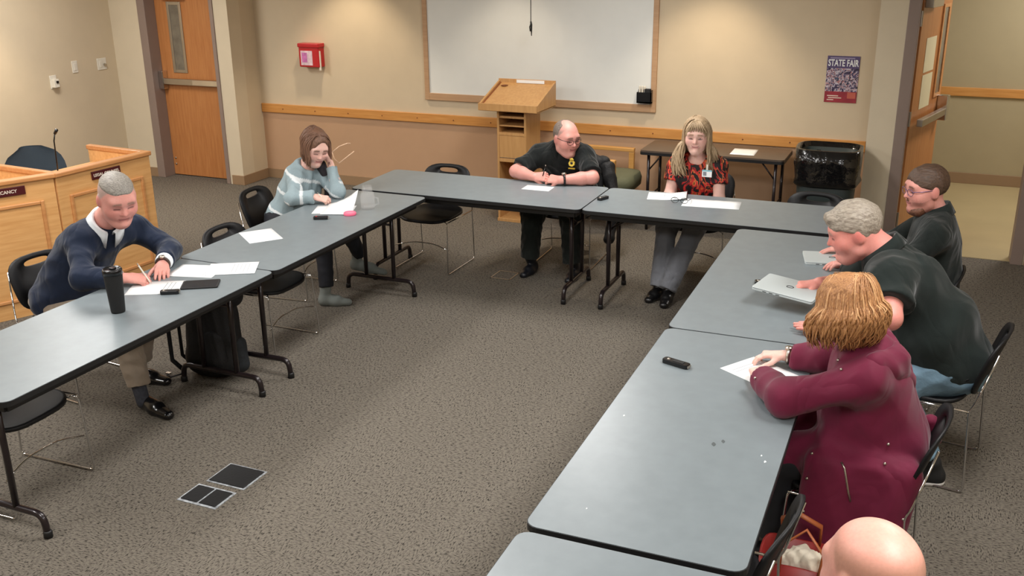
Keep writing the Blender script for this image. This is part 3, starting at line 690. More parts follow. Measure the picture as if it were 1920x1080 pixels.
MB().lathe([(.045, .0), (.05, .004), (.052, .02), (.052, .1), (.045, .118), (.036, .128), (.036, .165), (.033, .165), (.033, .128), (.042, .116), (.048, .1), (.048, .02), (.044, .008)], 28).build('jar_body', M_GLASS, ja, True)
MB().tube([(.037 * math.cos(a), .037 * math.sin(a), .14) for a in [k * math.pi / 10 for k in range(20)]], .0025, 6, closed=True).build('thread_ring', M_GLASS, ja, True)
MB().tube([(.05, 0, .09), (.085, 0, .085), (.088, 0, .045), (.05, 0, .03)], .007, 8).build('handle', M_GLASS, ja, True)
pk = empty('jar_lid', (-3.69, 5.64, TH), 0, 'pink screw lid lying on the table beside the jar', 'lid')
MB().lathe([(.042, 0), (.044, .004), (.044, .016), (.04, .02), (.034, .02), (.032, .016)], 28).build('rim', M_PINK, pk, True); MB().lathe([(.033, .012), (.033, .0165)], 24).build('disc', mat('pink_disc', (250, 140, 165), .35), pk)
def laptop(loc, e, label):
    l = empty('laptop', loc, 0, label, 'laptop'); l.rotation_euler = e
    MB().prism(rrect(.32, .22, .012), 0, .009).build('base', M_SILVER, l, bevel=.002); MB().prism(rrect(.32, .22, .012), .0105, .017).build('lid', M_SILVER, l, bevel=.002)
    MB().prism(rrect(.312, .212, .012), .009, .0105).build('gap', M_EDGE, l)
    for k in range(3): MB().box(-.1 + .035 * k, -.08 + .035 * k, -.1105, -.108, .003, .007).build('port', M_EDGE, l)
    MB().tube([(.018 * math.cos(a), .012 * math.sin(a), .0172) for a in [k * math.pi / 8 for k in range(16)]], .0022, 5, closed=True).build('lid_emblem', M_EDGE, l)
    return l
laptop((-.5, 5.8, TH), (0, 0, math.radians(12)), 'closed silver laptop lying on the table beside the bearded man')
laptop((-.615, 4.93, TH + .085), (math.radians(3), math.radians(3), math.radians(-14)), 'silver laptop being lifted above the table by leaning man')
def pen(a, b, label, m=M_BLACK):
    a, b = Vector(a), Vector(b); p = empty('pen', a, 0, label, 'pen'); d = b - a
    MB().tube([(0, 0, 0), d * .12, d * .9], [.0015, .0045, .0045], 8).build('barrel', m, p, True); MB().tube([d * .9, d], .0035, 8).build('cap', M_STEEL, p, True)
def glasses_open(loc, rz, label, m):
    g = empty('eyeglasses', loc, rz, label, 'glasses')
    for s in (-1, 1):
        MB().tube([(s * .034 + .026 * math.cos(a), 0, .022 + .02 * math.sin(a)) for a in [k * math.pi / 8 for k in range(16)]], .0018, 6, closed=True).build('rim', m, g, True)
        MB().tube([(s * .062, 0, .026), (s * .066, .05, .024), (s * .055, .12, .006)], .002, 6).build('temple', m, g, True)
    MB().tube([(-.009, 0, .026), (.009, 0, .026)], .002, 6).build('bridge', m, g, True)
glasses_open((-1.655, 6.76, TH + .002), 0, 'folded dark eyeglasses lying on papers of the floral top woman', M_BLACK)

# ------------------------------------------------------------------ SDF modelling for people, bags and cloth
nrm = lambda v: np.asarray(v, float) / (np.linalg.norm(v) + 1e-12)
A3 = lambda *v: np.array(v, float)
class Field:
    def __init__(s, lo, hi, h):
        s.h = h; s.lo = np.array(lo, float); s.n = np.ceil((np.array(hi) - s.lo) / h).astype(int) + 1
        s.G = np.full(s.n, 1.0, np.float32); s.ax = [(s.lo[i] + h * np.arange(s.n[i])).astype(np.float32) for i in range(3)]
    def view(s, lo, hi):
        a = np.clip(np.floor((np.array(lo) - s.lo) / s.h).astype(int), 0, s.n - 1); b = np.clip(np.ceil((np.array(hi) - s.lo) / s.h).astype(int) + 1, 1, s.n)
        if (b <= a).any(): return None
        sl_ = tuple(slice(a[i], b[i]) for i in range(3))
        return sl_, s.ax[0][sl_[0]][:, None, None], s.ax[1][sl_[1]][None, :, None], s.ax[2][sl_[2]][None, None, :]
    def op(s, prim, k=.02, cut=False):
        lo, hi, fn = prim; m = k + 3 * s.h; v = s.view(np.array(lo) - m, np.array(hi) + m)
        if v is None: return s
        sl_, X, Y, Z = v; d = fn(X, Y, Z).astype(np.float32); a = s.G[sl_]
        if cut: d = -d; hh = np.maximum(k - np.abs(a - d), 0) / k; s.G[sl_] = np.maximum(a, d) + hh * hh * k * .25
        else: hh = np.maximum(k - np.abs(a - d), 0) / k; s.G[sl_] = np.minimum(a, d) - hh * hh * k * .25
        return s
    def mesh(s):
        G = s.G; S = G < 0; c = S[:-1, :-1, :-1]; mixed = np.zeros(c.shape, bool); n = c.shape
        sub = lambda i, j, k: S[i:i + n[0], j:j + n[1], k:k + n[2]]
        al = c.copy(); an = c.copy()
        for i in (0, 1):
            for j in (0, 1):
                for k in (0, 1): q = sub(i, j, k); al &= q; an |= q
        mixed = an & ~al; I = np.argwhere(mixed); idx = -np.ones(n, np.int64); idx[mixed] = np.arange(len(I))
        pos = np.zeros((len(I), 3)); cnt = np.zeros(len(I)); cor = [(i, j, k) for i in (0, 1) for j in (0, 1) for k in (0, 1)]
        val = {q: G[I[:, 0] + q[0], I[:, 1] + q[1], I[:, 2] + q[2]] for q in cor}
        for q in cor:
            for ax in range(3):
                if q[ax]: continue
                r = list(q); r[ax] = 1; r = tuple(r); a, b = val[q], val[r]; x = (a < 0) != (b < 0); t = np.where(x, a / np.where(x, a - b, 1), 0)
                p = np.tile(np.array(q, float), (len(I), 1)); p[:, ax] = t; pos += p * x[:, None]; cnt += x
        V_ = s.lo + (I + pos / cnt[:, None]) * s.h; F = []
        for ax in range(3):
            u, v = (ax + 1) % 3, (ax + 2) % 3; a = S; sh = [slice(None)] * 3; sh2 = [slice(None)] * 3; sh[ax] = slice(0, -1); sh2[ax] = slice(1, None)
            E0, E1 = S[tuple(sh)], S[tuple(sh2)]; X = np.argwhere(E0 != E1); X = X[(X[:, u] > 0) & (X[:, v] > 0) & (X[:, u] < S.shape[u] - 1) & (X[:, v] < S.shape[v] - 1)]
            def at(du, dv): Y = X.copy(); Y[:, u] -= du; Y[:, v] -= dv; return idx[Y[:, 0], Y[:, 1], Y[:, 2]]
            q = np.stack([at(1, 1), at(0, 1), at(0, 0), at(1, 0)], 1); fl = E1[X[:, 0], X[:, 1], X[:, 2]]; q[fl] = q[fl][:, ::-1]; F.append(q)
        F = np.concatenate(F); F = F[(F >= 0).all(1)]
        return V_, F
def p_ell(c, r, R=np.eye(3)):
    c = np.array(c, float); r = np.array(r, float); R = np.array(R, float); ext = np.sqrt(((R * r[:, None]) ** 2).sum(0))
    def fn(X, Y, Z):
        x, y, z = X - c[0], Y - c[1], Z - c[2]; l = [(R[i, 0] * x + R[i, 1] * y + R[i, 2] * z) / r[i] for i in range(3)]
        k0 = np.sqrt(l[0] ** 2 + l[1] ** 2 + l[2] ** 2); k1 = np.sqrt((l[0] / r[0]) ** 2 + (l[1] / r[1]) ** 2 + (l[2] / r[2]) ** 2) + 1e-6
        return k0 * (k0 - 1) / k1
    return c - ext, c + ext, fn
def p_cone(a, b, r1, r2, flat=None, clip=()):
    """tapered capsule; flat=(dir, factor) squeezes the section; clip=[(point, normal)] keeps the negative side"""
    a = np.array(a, float); b = np.array(b, float); ba = b - a; L2 = ba @ ba + 1e-9; m = max(r1, r2) * (max(1, flat[1]) if flat else 1)
    if flat: fd = nrm(flat[0]); ff = 1 / flat[1] - 1
    def fn(X, Y, Z):
        x, y, z = X - a[0], Y - a[1], Z - a[2]; t = np.clip((x * ba[0] + y * ba[1] + z * ba[2]) / L2, 0, 1)
        x, y, z = x - t * ba[0], y - t * ba[1], z - t * ba[2]
        if flat: q = (x * fd[0] + y * fd[1] + z * fd[2]) * ff; x, y, z = x + fd[0] * q, y + fd[1] * q, z + fd[2] * q
        d = np.sqrt(x * x + y * y + z * z) - (r1 + (r2 - r1) * t)
        for p, nn in clip: d = np.maximum(d, (X - p[0]) * nn[0] + (Y - p[1]) * nn[1] + (Z - p[2]) * nn[2])
        return d
    return np.minimum(a, b) - m, np.maximum(a, b) + m, fn
def p_clip(prim, clip):
    lo, hi, f0 = prim
    def fn(X, Y, Z):
        d = f0(X, Y, Z)
        for p, nn in clip: d = np.maximum(d, (X - p[0]) * nn[0] + (Y - p[1]) * nn[1] + (Z - p[2]) * nn[2])
        return d
    return lo, hi, fn
def wrinkle(V_, F, amp, freq, seed=0):
    r = np.random.default_rng(seed); a = V_[F]; n_ = np.cross(a[:, 2] - a[:, 0], a[:, 3] - a[:, 1]); nv = np.zeros_like(V_)
    for k in range(4): np.add.at(nv, F[:, k], n_)
    nv /= np.linalg.norm(nv, axis=1, keepdims=True) + 1e-12; d = np.zeros(len(V_))
    for i in range(7):
        k = r.normal(size=3) * freq * (.5 + .25 * i); k[2] *= .55; ph = r.uniform(0, 6.28); q = V_ @ k + ph + .8 * np.sin(V_ @ (r.normal(size=3) * freq * .4))
        d += (1 - np.abs(np.sin(q)) - .36) / (1 + .3 * i)
    return V_ + nv * (d * amp * .85)[:, None]
def smooth_v(V_, F, it=1):
    for _ in range(it):
        s_ = np.zeros_like(V_); c = np.zeros(len(V_))
        for i in range(4):
            for j in ((i + 1) % 4, (i + 3) % 4): np.add.at(s_, F[:, i], V_[F[:, j]]); np.add.at(c, F[:, i], 1)
        V_ = V_ * .5 + .5 * s_ / np.maximum(c, 1)[:, None]
    return V_
def np_obj(name, V_, F, m, parent, origin, col=None):
    me = bpy.data.meshes.new(name); me.vertices.add(len(V_)); me.vertices.foreach_set('co', (V_ - np.array(origin)).astype(np.float32).ravel())
    me.loops.add(len(F) * 4); me.polygons.add(len(F)); me.loops.foreach_set('vertex_index', F.astype(np.int32).ravel())
    me.polygons.foreach_set('loop_start', np.arange(0, len(F) * 4, 4, dtype=np.int32)); me.polygons.foreach_set('loop_total', np.full(len(F), 4, np.int32))
    me.update(calc_edges=True); me.validate(); me.polygons.foreach_set('use_smooth', np.ones(len(F), bool))
    if col is not None:
        at = me.color_attributes.new('Col', 'FLOAT_COLOR', 'POINT'); at.data.foreach_set('color', np.c_[col, np.ones(len(col))].astype(np.float32).ravel())
    me.materials.append(m); o = bpy.data.objects.new(name, me); COL.objects.link(o); o.parent = parent; return o
def bounds(prims, pad):
    lo = np.min([p[0][0] for p in prims], 0) - pad; hi = np.max([p[0][1] for p in prims], 0) + pad; return lo, hi
def sdf_obj(name, prims, h, m, parent, origin, wr=0.0, wf=30.0, sm=1, colf=None, seed=0, cuts=()):
    """prims: list of (prim, k) united smoothly; cuts subtracted"""
    lo, hi = bounds(prims, .03); f = Field(lo, hi, h)
    for p, k in prims: f.op(p, k)
    for p, k in cuts: f.op(p, k, True)
    V_, F = f.mesh()
    if wr: V_ = wrinkle(V_, F, wr, wf, seed)
    if sm: V_ = smooth_v(V_, F, sm)
    return np_obj(name, V_, F, m, parent, origin, colf(V_) if colf else None)
L3 = lambda c: np.array(lin(c)[:3])

# ------------------------------------------------------------------ people
M_SKIN = vcol('skin', .48, .06, 140, sss=.15, spec=.45)
M_EYEW = mat('eye_white', (226, 220, 214), .2, var=.02)
M_IRIS = mat('eye_iris', (52, 40, 34), .15, var=.1)
def frame(fwd, upv=(0, 0, 1)):
    f_ = nrm(fwd); r = nrm(np.cross(f_, upv)); u = np.cross(r, f_); return np.array([r, f_, u])
def head_prims(hc, R, s, female=False, fat=0.0):
    W_ = lambda p: hc + (np.array(p) * s) @ R
    E_ = lambda c, r, k: (p_ell(W_(c), np.array(r) * s, R), k * s)
    C_ = lambda a, b, r1, r2, k: (p_cone(W_(a), W_(b), r1 * s, r2 * s), k * s)
    j = .0 if not female else -.004
    P = [E_((0, -.012, .034), (.077, .097, .084), .01), E_((0, .022, -.028), (.063 + fat, .07, .09), .03), E_((0, .005, .0), (.07, .08, .07), .03),
         E_((0, .052, -.098), (.03 + fat, .03, .02), .03),
         C_((-.046 - fat, .01, -.07), (-.012, .06, -.1), .022 + j, .018 + j, .03), C_((.046 + fat, .01, -.07), (.012, .06, -.1), .022 + j, .018 + j, .03),
         E_((-.04, .055, -.028), (.026 + fat * .6, .026, .028), .03), E_((.04, .055, -.028), (.026 + fat * .6, .026, .028), .03),
         C_((-.04, .072, .03), (.04, .072, .03), .013, .013, .025),
         C_((0, .08, .018), (0, .104, -.02), .0065, .0105, .009), E_((-.011, .091, -.025), (.0075, .01, .0065), .006), E_((.011, .091, -.025), (.0075, .01, .0065), .006),
         C_((-.02, .083, -.05), (.02, .083, -.05), .0075, .0075, .012), C_((-.017, .082, -.062), (.017, .082, -.062), .008, .008, .01), E_((0, .08, -.088), (.017, .017, .014), .02),
         E_((-.079, -.008, -.004), (.011, .021, .033), .008), E_((.079, -.008, -.004), (.011, .021, .033), .008)]
    cuts = [E_((-.031, .097, .006), (.017, .021, .011), .014), E_((.031, .097, .006), (.017, .021, .011), .014)]
    lids = [C_((-.044, .073, .006), (-.019, .079, .006), .0085, .009, .006), C_((.044, .073, .006), (.019, .079, .006), .0085, .009, .006)]
    return P, cuts, lids, W_
def head_col(V_, hc, R, s, skin, o):
    q = ((V_ - hc) @ R.T) / s; x, y, z = q.T; ax_ = np.abs(x); near = (np.abs(q) < .2).all(1)
    c = np.tile(L3(skin), (len(V_), 1))
    def mixc(m, col): m = np.clip(m, 0, 1)[:, None]; c[:] = c * (1 - m) + L3(col) * m
    g = lambda d, s_: np.exp(-d / (s_ * s_))
    red = o.get('red', (206, 120, 112))
    mixc(.4 * g((ax_ - .045) ** 2 + (y - .07) ** 2 + (z + .022) ** 2, .028), red); mixc(.3 * g(x ** 2 + (y - .1) ** 2 + (z + .022) ** 2, .02), red)
    mixc(.5 * g((ax_ - .085) ** 2 + (y + .008) ** 2 + z ** 2, .03) * (ax_ > .07), red)
    if 'beard' in o:
        mb = ((z < -.045 + .3 * np.maximum(0, .05 - y)) & (y > -.01) & (z > -.16)) * 1.0; mb *= 1 - g((ax_ / 1.6) ** 2 + (z + .055) ** 2, .014); mb *= (ax_ > .018) | (z < -.066) | ((z > -.045) & (z < -.034))
        mixc(mb * o.get('beard_a', .9) * near, o['beard'])
    if 'scalp' in o:
        ms = np.clip((z - (.012 + 1.7 * np.maximum(0, y - .015)) + 1.3 * np.maximum(0, -y + .0)) / .02, 0, 1) * (y < o.get('scalp_y', .075)) * (z > -.06) * ((ax_ < .084))
        if o.get('bald'): ms = ms * (1 - np.clip((z - .055) / .03, 0, 1))
        mixc(ms * o.get('scalp_a', .7) * near, o['scalp'])
    lip = o.get('lip', (176, 92, 92)); mixc(.7 * g((z + .056) ** 2, .0085) * np.clip((.027 - ax_) / .006, 0, 1) * (y > .055), lip)
    mixc(.7 * g((z + .0555 - o.get('smile', .35) * ax_ ** 2 * 14) ** 2, .0028) * np.clip((.03 - ax_) / .006, 0, 1) * (y > .05), (96, 40, 40))
    mixc(.95 * g((z - .031 + .3 * np.maximum(0, ax_ - .035)) ** 2, .0055) * np.clip((ax_ - .01) / .006, 0, 1) * np.clip((.054 - ax_) / .01, 0, 1) * (y > .03), o.get('brow', (104, 78, 62)))
    mixc(.8 * g((z - .001 - 3 * (ax_ - .031) ** 2) ** 2, .0042) * np.clip((.017 - np.abs(ax_ - .031)) / .004, 0, 1) * (y > .05), (62, 40, 36))
    mixc(.3 * g((ax_ - .031) ** 2 + (z - .006) ** 2, .015) * (y > .055), (130, 70, 66))  # eye-socket shade painted into the skin colour
    return c
def hand_prims(wr, d, back, side, curl=(.3, .3, .35, .4), thumb=.5, s=1.0, spread=.04):
    """wr wrist, d pointing direction, back = back-of-hand direction, side=+1 thumb towards cross(d,back)"""
    wr = np.array(wr, float); d = nrm(d); back = nrm(np.array(back) - d * np.dot(back, d)); a = np.cross(d, back) * side
    P = [(p_cone(wr - d * .015 * s, wr + d * .03 * s, .027 * s, .031 * s, (back, .62)), .015)]
    for i in range(4):
        o = (1.5 - i) * .0195 * s; P.append((p_cone(wr + d * .022 * s + a * o * .6, wr + d * .085 * s + a * o, .0155 * s, .0125 * s, (back, .85)), .012))
    ln = (.074, .082, .076, .06)
    for i in range(4):
        o = (1.5 - i) * .0195 * s; p = wr + d * (.085 - .006 * abs(i - 1)) * s + a * o; dd = nrm(d + a * (1.5 - i) * spread); ca = 0.0
        for q, (fr_, r1, r2) in enumerate(((.46, .0098, .009), (.3, .009, .0082), (.24, .0082, .0068))):
            ca += curl[i] * (1.0, 1.2, .9)[q]; v = dd * math.cos(ca) - back * math.sin(ca); n_ = p + v * ln[i] * fr_ * s
            P.append((p_cone(p, n_, r1 * s, r2 * s), .0035)); p = n_
    p = wr + d * .025 * s + a * .026 * s - back * .006; v = nrm(d * .62 + a * (.75 - thumb * .5) - back * (.25 + .35 * thumb))
    P.append((p_cone(p, p + v * .04 * s, .0155 * s, .0115 * s), .012)); p = p + v * .04 * s; v = nrm(v + d * .5 - a * .25 * thumb)
    P.append((p_cone(p, p + v * .03 * s, .0112 * s, .0098 * s), .004)); p = p + v * .03 * s; v = nrm(v + d * .3 - back * .1)
    P.append((p_cone(p, p + v * .024 * s, .0098 * s, .0075 * s), .004))
    return P
class Person:
    def __init__(s, label, origin, name='person'):
        s.o = np.array([origin[0], origin[1], 0.0]); s.root = empty(name, s.o, 0, label, 'person', None)
    def torso(s, pel, nk, sl_, sr_, wd=1.0, dp=1.0, belly=1.0, off=0.0, bust=0.0):
        pel, nk, sl_, sr_ = (np.array(v, float) for v in (pel, nk, sl_, sr_)); U = nk - pel; Ls = np.linalg.norm(U); U = U / Ls; r = nrm(sr_ - sl_); r = nrm(r - U * (r @ U)); f_ = np.cross(U, r); R = np.array([r, f_, U])
        s.tf = (R, pel, Ls); q = lambda x, y, z: pel + r * x + f_ * y + U * z * Ls; o = off
        hr = nrm(np.array([r[0], r[1], 0])); 
        P = [(p_ell(q(0, 0, -.02), (.172 * wd + o, .125 * dp + o, .13 + o), R), .05), (p_ell(q(0, .012 * belly, .3), (.152 * wd * (.6 + .4 * belly) + o, .115 * dp * belly + o, .17 + o), R), .08),
             (p_ell(q(0, .0, .68), (.162 * wd + o, .112 * dp + o, .19 + o), R), .08),
             (p_cone(sl_ + r * .03, sr_ - r * .03, .062 * dp + o, .062 * dp + o), .06), (p_cone(nk - U * .03, sl_ + U * .01, .062 + o, .055 * dp + o), .05), (p_cone(nk - U * .03, sr_ + U * .01, .062 + o, .055 * dp + o), .05)]
        if bust: P += [(p_ell(q(x, .085, .62), (.07 + o, .06 * bust + o, .07 + o), R), .05) for x in (-.075, .075)]
        return P
    def skin(s, prims, cuts, lids, h, colf):
        lo, hi = bounds(prims, .03); f = Field(lo, hi, h)
        for p, k in prims: f.op(p, k)
        for p, k in cuts: f.op(p, k, True)
        for p, k in lids: f.op(p, k)
        V_, F = f.mesh(); V_ = smooth_v(V_, F, 1); return np_obj('body', V_, F, M_SKIN, s.root, s.o, colf(V_))
    def cloth(s, name, prims, m, h=.008, wr=.006, wf=26, cuts=(), seed=1, colf=None, parent=None, sm=1):
        return sdf_obj(name, prims, h, m, parent or s.root, s.o if parent is None else s.o, wr, wf, sm, colf, seed, cuts)
    def mb(s, name, mb_, m, smooth=True, parent=None):
        mb_.v = [tuple(np.array(v) - s.o) for v in mb_.v]; return mb_.build(name, m, parent or s.root, smooth)
    def shoe(s, heel, toe, m, name='shoe', shaft=None, w_=.042, sole=None, h=.005, wr=0):
        heel, toe = np.array(heel, float), np.array(toe, float); d = toe - heel; d = d / np.linalg.norm(d); L_ = np.linalg.norm(toe - heel); upv = np.array([0, 0, 1.0]); upv = nrm(upv - d * (upv @ d)); rr = np.cross(d, upv)
        pt = lambda a, b, c=0: heel + d * L_ * a + upv * b + rr * c
        cl = [(heel - upv * .0, -upv)]
        P = [(p_cone(pt(.13, .03), pt(.5, .03), .036, .038, clip=cl), .03), (p_cone(pt(.5, .024), pt(.85, .02), w_, .034, (upv, .8), clip=cl), .03), (p_cone(pt(.15, .05), pt(.55, .045), .034, .028), .03)]
        if shaft is not None: P.append((p_cone(pt(.16, .05), np.array(shaft), .036, .045), .025))
        o = s.cloth(name, P, m, h, wr, 40)
        if sole: s.cloth('sole', [(p_cone(pt(.13, .012), pt(.5, .012), .04, .041, (upv, .55), clip=cl), .02), (p_cone(pt(.5, .012), pt(.86, .012), .046, .036, (upv, .5), clip=cl), .02)], sole, h, 0)
        return o
    def eyes(s, W_, sc, gaze=(0, 1, 0), R=None):
        for x in (-.031, .031):
            c = W_((x, .0755, .0035)); e = s.mb('eye', MB().ell(c, (.0098 * sc,) * 3, 12, 8), M_EYEW); g_ = nrm(np.array(gaze)) @ R
            s.mb('iris', MB().ell(c + g_ * .0065 * sc, (.0052 * sc,) * 3, 10, 7), M_IRIS, parent=e)
    def glasses(s, W_, m, sc=1.0, y=.1):
        g = empty('glasses', (0, 0, 0)); g.parent = s.root
        for sg in (-1, 1):
            pts = [W_((sg * .032 + .024 * math.cos(a), y - .006 * abs(math.cos(a)) * (1 if math.cos(a) * sg > 0 else 0), .004 + .017 * math.sin(a))) for a in [k * math.pi / 8 for k in range(16)]]
            s.mb('rim', MB().tube(pts, .0017, 6, closed=True), m, parent=g)
            s.mb('temple', MB().tube([W_((sg * .056, y - .004, .012)), W_((sg * .077, .06, .012)), W_((sg * .084, 0, .012)), W_((sg * .084, -.02, .0))], .002, 6), m, parent=g)
        s.mb('bridge', MB().tube([W_((-.009, y, .008)), W_((0, y + .002, .011)), W_((.009, y, .008))], .0017, 6), m, parent=g)
def sleeve(sh, el, wr, r0, r1, r2, end=1.0, k=.03, flare=0.0):
    """sleeve from shoulder over elbow, cut square at fraction end (0..1 upper arm, 1..2 forearm)"""
    sh, el, wr = (np.array(v, float) for v in (sh, el, wr))
    if end <= 1: e = sh + (el - sh) * end; n_ = nrm(el - sh); return [(p_cone(sh, e + n_ * .05, r0, r0 + (r1 - r0) * end + flare, clip=[(e, n_)]), k)]
    e = el + (wr - el) * (end - 1); n_ = nrm(wr - el)
    return [(p_cone(sh, el, r0, r1), k), (p_cone(el, e + n_ * .04, r1, r2 + flare, clip=[(e, n_)]), k)]
def arm(sh, el, wr, s=1.0): return [(p_cone(sh, el, .05 * s, .041 * s), .03), (p_cone(el, np.array(el) + (np.array(wr) - np.array(el)) * .35, .041 * s, .043 * s), .03), (p_cone(np.array(el) + (np.array(wr) - np.array(el)) * .35, wr, .043 * s, .028 * s), .02)]
def leg(hip, kn, an, r=(.088, .064, .055), end=None, k=.04):
    hip, kn, an = (np.array(v, float) for v in (hip, kn, an)); n_ = nrm(an - kn); e = an if end is None else kn + (an - kn) * end
    return [(p_cone(hip, kn, r[0], r[1]), k), (p_cone(kn, e + n_ * .04, r[1], r[2], clip=[(e, n_)]), k)]
def hair_cap(hc, R, s, t=.008, cutlist=(), clip=(), extra=(), h=.005, big=(1, 1, 1)):
    W_ = lambda p: hc + (np.array(p) * s) @ R
    P = [(p_clip(p_ell(W_((0, -.012, .034)), np.array(((.077 + t) * big[0], (.097 + t) * big[1], (.084 + t) * big[2])) * s, R), [(W_(p), np.array(n_) @ R) for p, n_ in clip]), .01)]
    P += [(p_ell(W_(c), np.array(r) * s, R), k) for c, r, k in extra]
    C = [(p_ell(W_(c), np.array(r) * s, R), k) for c, r, k in cutlist]
    return P, C, W_
def locks(P, W_, R, n, length, m, seed=0, wave=.01, r=.009, rad=(.089, .109, .097), face=58, part=.0, curl=.0, fwdsw=0.0, inward=.25, down=(0, 0, -1), name='hair_locks', jitter=.2, parent=None, minlen=.0):
    """strands that slide over the scalp from a parting, then hang"""
    rr = random.Random(seed); mb_ = MB(); sc = np.linalg.norm(W_((1, 0, 0)) - W_((0, 0, 0))); dn = np.array(down, float)
    for i in range(n):
        az = math.radians(rr.uniform(face, 360 - face)); lay = rr.uniform(-.004, .012); pl0 = rr.uniform(-.06, .05)     # azimuth from face
        dx, dy = math.sin(az), math.cos(az); pts = []
        for k in range(7):
            ph = math.radians(8 + 82 * k / 6); rx, ry, rz_ = ((v + lay * k / 6) * (.95 + .05 * k / 6) for v in rad); x = rx * math.sin(ph) * dx + part * (1 - k / 6); y = ry * math.sin(ph) * dy - .012 + pl0 * (1 - k / 6) ** 1.5; z = rz_ * math.cos(ph) + .03; pts.append(W_((x, y, z)))
        L_ = length * (1 - jitter * rr.random()); p = pts[-1]; out = nrm(pts[-1] - W_((0, -.01, .03))); ph0 = rr.uniform(0, 6.28); st = 10; side = np.cross(out, dn)
        for k in range(1, st + 1):
            t = k / st; q = p + dn * L_ * t - out * inward * L_ * .5 * t * t + (out * math.sin(ph0 + t * 9) * .8 + side * math.cos(ph0 + t * 8)) * wave * t + out * curl * math.sin(t * 3.14)
            pts.append(q)
        rs = [r * sc * (.35 + .65 * min(1, j / 5)) * (1 - .75 * max(0, (j - 11) / 5.5)) for j in range(len(pts))]
        mb_.tube(pts, rs, 5, flat=.55)
    return P.mb(name, mb_, m, parent=parent)
SKIN_P = (226, 172, 158); SKIN_R = (218, 154, 142); SKIN_F = (232, 188, 174)
# ---- man in navy sweater, writing (faces +x)
def man_navy():
    P = Person('man in navy sweater with white collar writing at the left table', (-4.6, 3.98))
    hc = A3(-4.15, 4.03, 1.195); R = frame((.8, -.42, -.40)); S = 1.2
    pel, nk = A3(-4.64, 3.98, .565), A3(-4.36, 4.08, 1.0); sR, sL = A3(-4.37, 3.93, .945), A3(-4.36, 4.33, .915)
    eR, wR = A3(-4.22, 3.77, .80), A3(-4.03, 3.9, .785); eL, wL = A3(-4.14, 4.38, .80), A3(-4.02, 4.17, .785)
    hp, cuts, lids, W_ = head_prims(hc, R, S, fat=.006)
    pr = P.torso(pel, nk, sL, sR, 1.05, 1.1, 1.15, -.02)[2:] + hp + [(p_cone(hc + (A3(0, -.02, -.05) * S) @ R, nk, .062, .07), .03)]
    pr += arm(sR, eR, wR) + arm(sL, eL, wL)
    pr += hand_prims(wR, (.72, .5, -.1), (-.1, -.45, .8), -1, (.75, .8, .85, .9), .8, 1.05) + hand_prims(wL, (.62, -.75, -.1), (.1, .1, 1), 1, (.2, .22, .28, .32), .3, 1.05)
    P.skin(pr, cuts, lids, .0039, lambda v: head_col(v, hc, R, S, SKIN_R, dict(scalp=(164, 146, 138), scalp_a=.85, brow=(140, 108, 94), red=(214, 112, 104))))
    M = fabric('navy_knit', (28, 38, 58))
    sw = P.torso(pel, nk, sL, sR, 1.12, 1.18, 1.2, .014) + sleeve(sR, eR, wR, .075, .066, .05, 1.8) + sleeve(sL, eL, wL, .075, .064, .05, 1.75)
    P.cloth('sweater', sw, M, .008, .012, 14, cuts=[(p_ell(nk + A3(.05, -.01, .075), (.075, .075, .07)), .01)])
    Mw = mat('white_shirt', (232, 238, 242), .7, var=.02)
    n_ = nrm(wL - eL); P.cloth('shirt_cuff', [(p_cone(wL - n_ * .07, wL - n_ * .01, .05, .046, clip=[(wL - n_ * .015, n_), (wL - n_ * .075, -n_)]), .01)], Mw, .005, .002)
    n_ = nrm(wR - eR); P.cloth('shirt_cuff', [(p_cone(wR - n_ * .06, wR - n_ * .02, .046, .042, clip=[(wR - n_ * .02, n_)]), .01)], Mw, .005, .002)
    cap, C, _ = hair_cap(hc, R, S, .004, cutlist=[((0, .135, .0), (.12, .078, .1), .012), ((0, .0, -.085), (.2, .2, .148), .035)])
    P.cloth('hair', cap, hairmat('short_grey_hair', (112, 106, 100), (168, 162, 152), 60, (.6, 3, 3)), .005, .001, 200, cuts=C)
    collar(P, nk + A3(.07, -.02, .035), nrm(A3(.62, -.2, .75)), (.75, -.35, -.3), Mw, .078)
    tr = fabric('khaki_twill', (150, 136, 120))
    kR, aR = A3(-4.12, 3.9, .47), A3(-4.02, 3.87, .1); kL, aL = A3(-4.2, 4.16, .47), A3(-4.3, 4.17, .12)
    P.cloth('trousers', [(p_ell(pel, (.15, .185, .14)), .05)] + leg(pel + A3(.02, -.09, -.02), kR, aR, (.1, .082, .062), .88) + leg(pel + A3(.02, .09, -.02), kL, aL, (.1, .082, .062), .9), tr, .008, .01, 24)
    so = mat('grey_sock', (58, 60, 68), .9, var=.2, scale=60); lea = mat('black_leather', (16, 16, 18), .22, var=.1, coat=.3)
    for k, a in ((kR, aR), (kL, aL)): n_ = nrm(a - k); P.cloth('sock', [(p_cone(a - n_ * .1, a + n_ * .05, .042, .038), .01)], so, .006, 0)
    P.shoe((-4.07, 3.9, 0), (-3.755, 3.82, 0), lea, w_=.046); P.shoe((-4.38, 4.16, .01), (-4.09, 4.19, 0), lea, w_=.046)
    n_ = nrm(wL - eL); watch(P, wL - n_ * .005, n_, mat('brown_watch_strap', (66, 48, 40), .5), M_STEEL, .036)
    pen((-3.925, 3.965, TH + .006), (-4.0, 3.96, TH + .115), 'white pen in the writing hand of the navy sweater man', M_WHITEP)
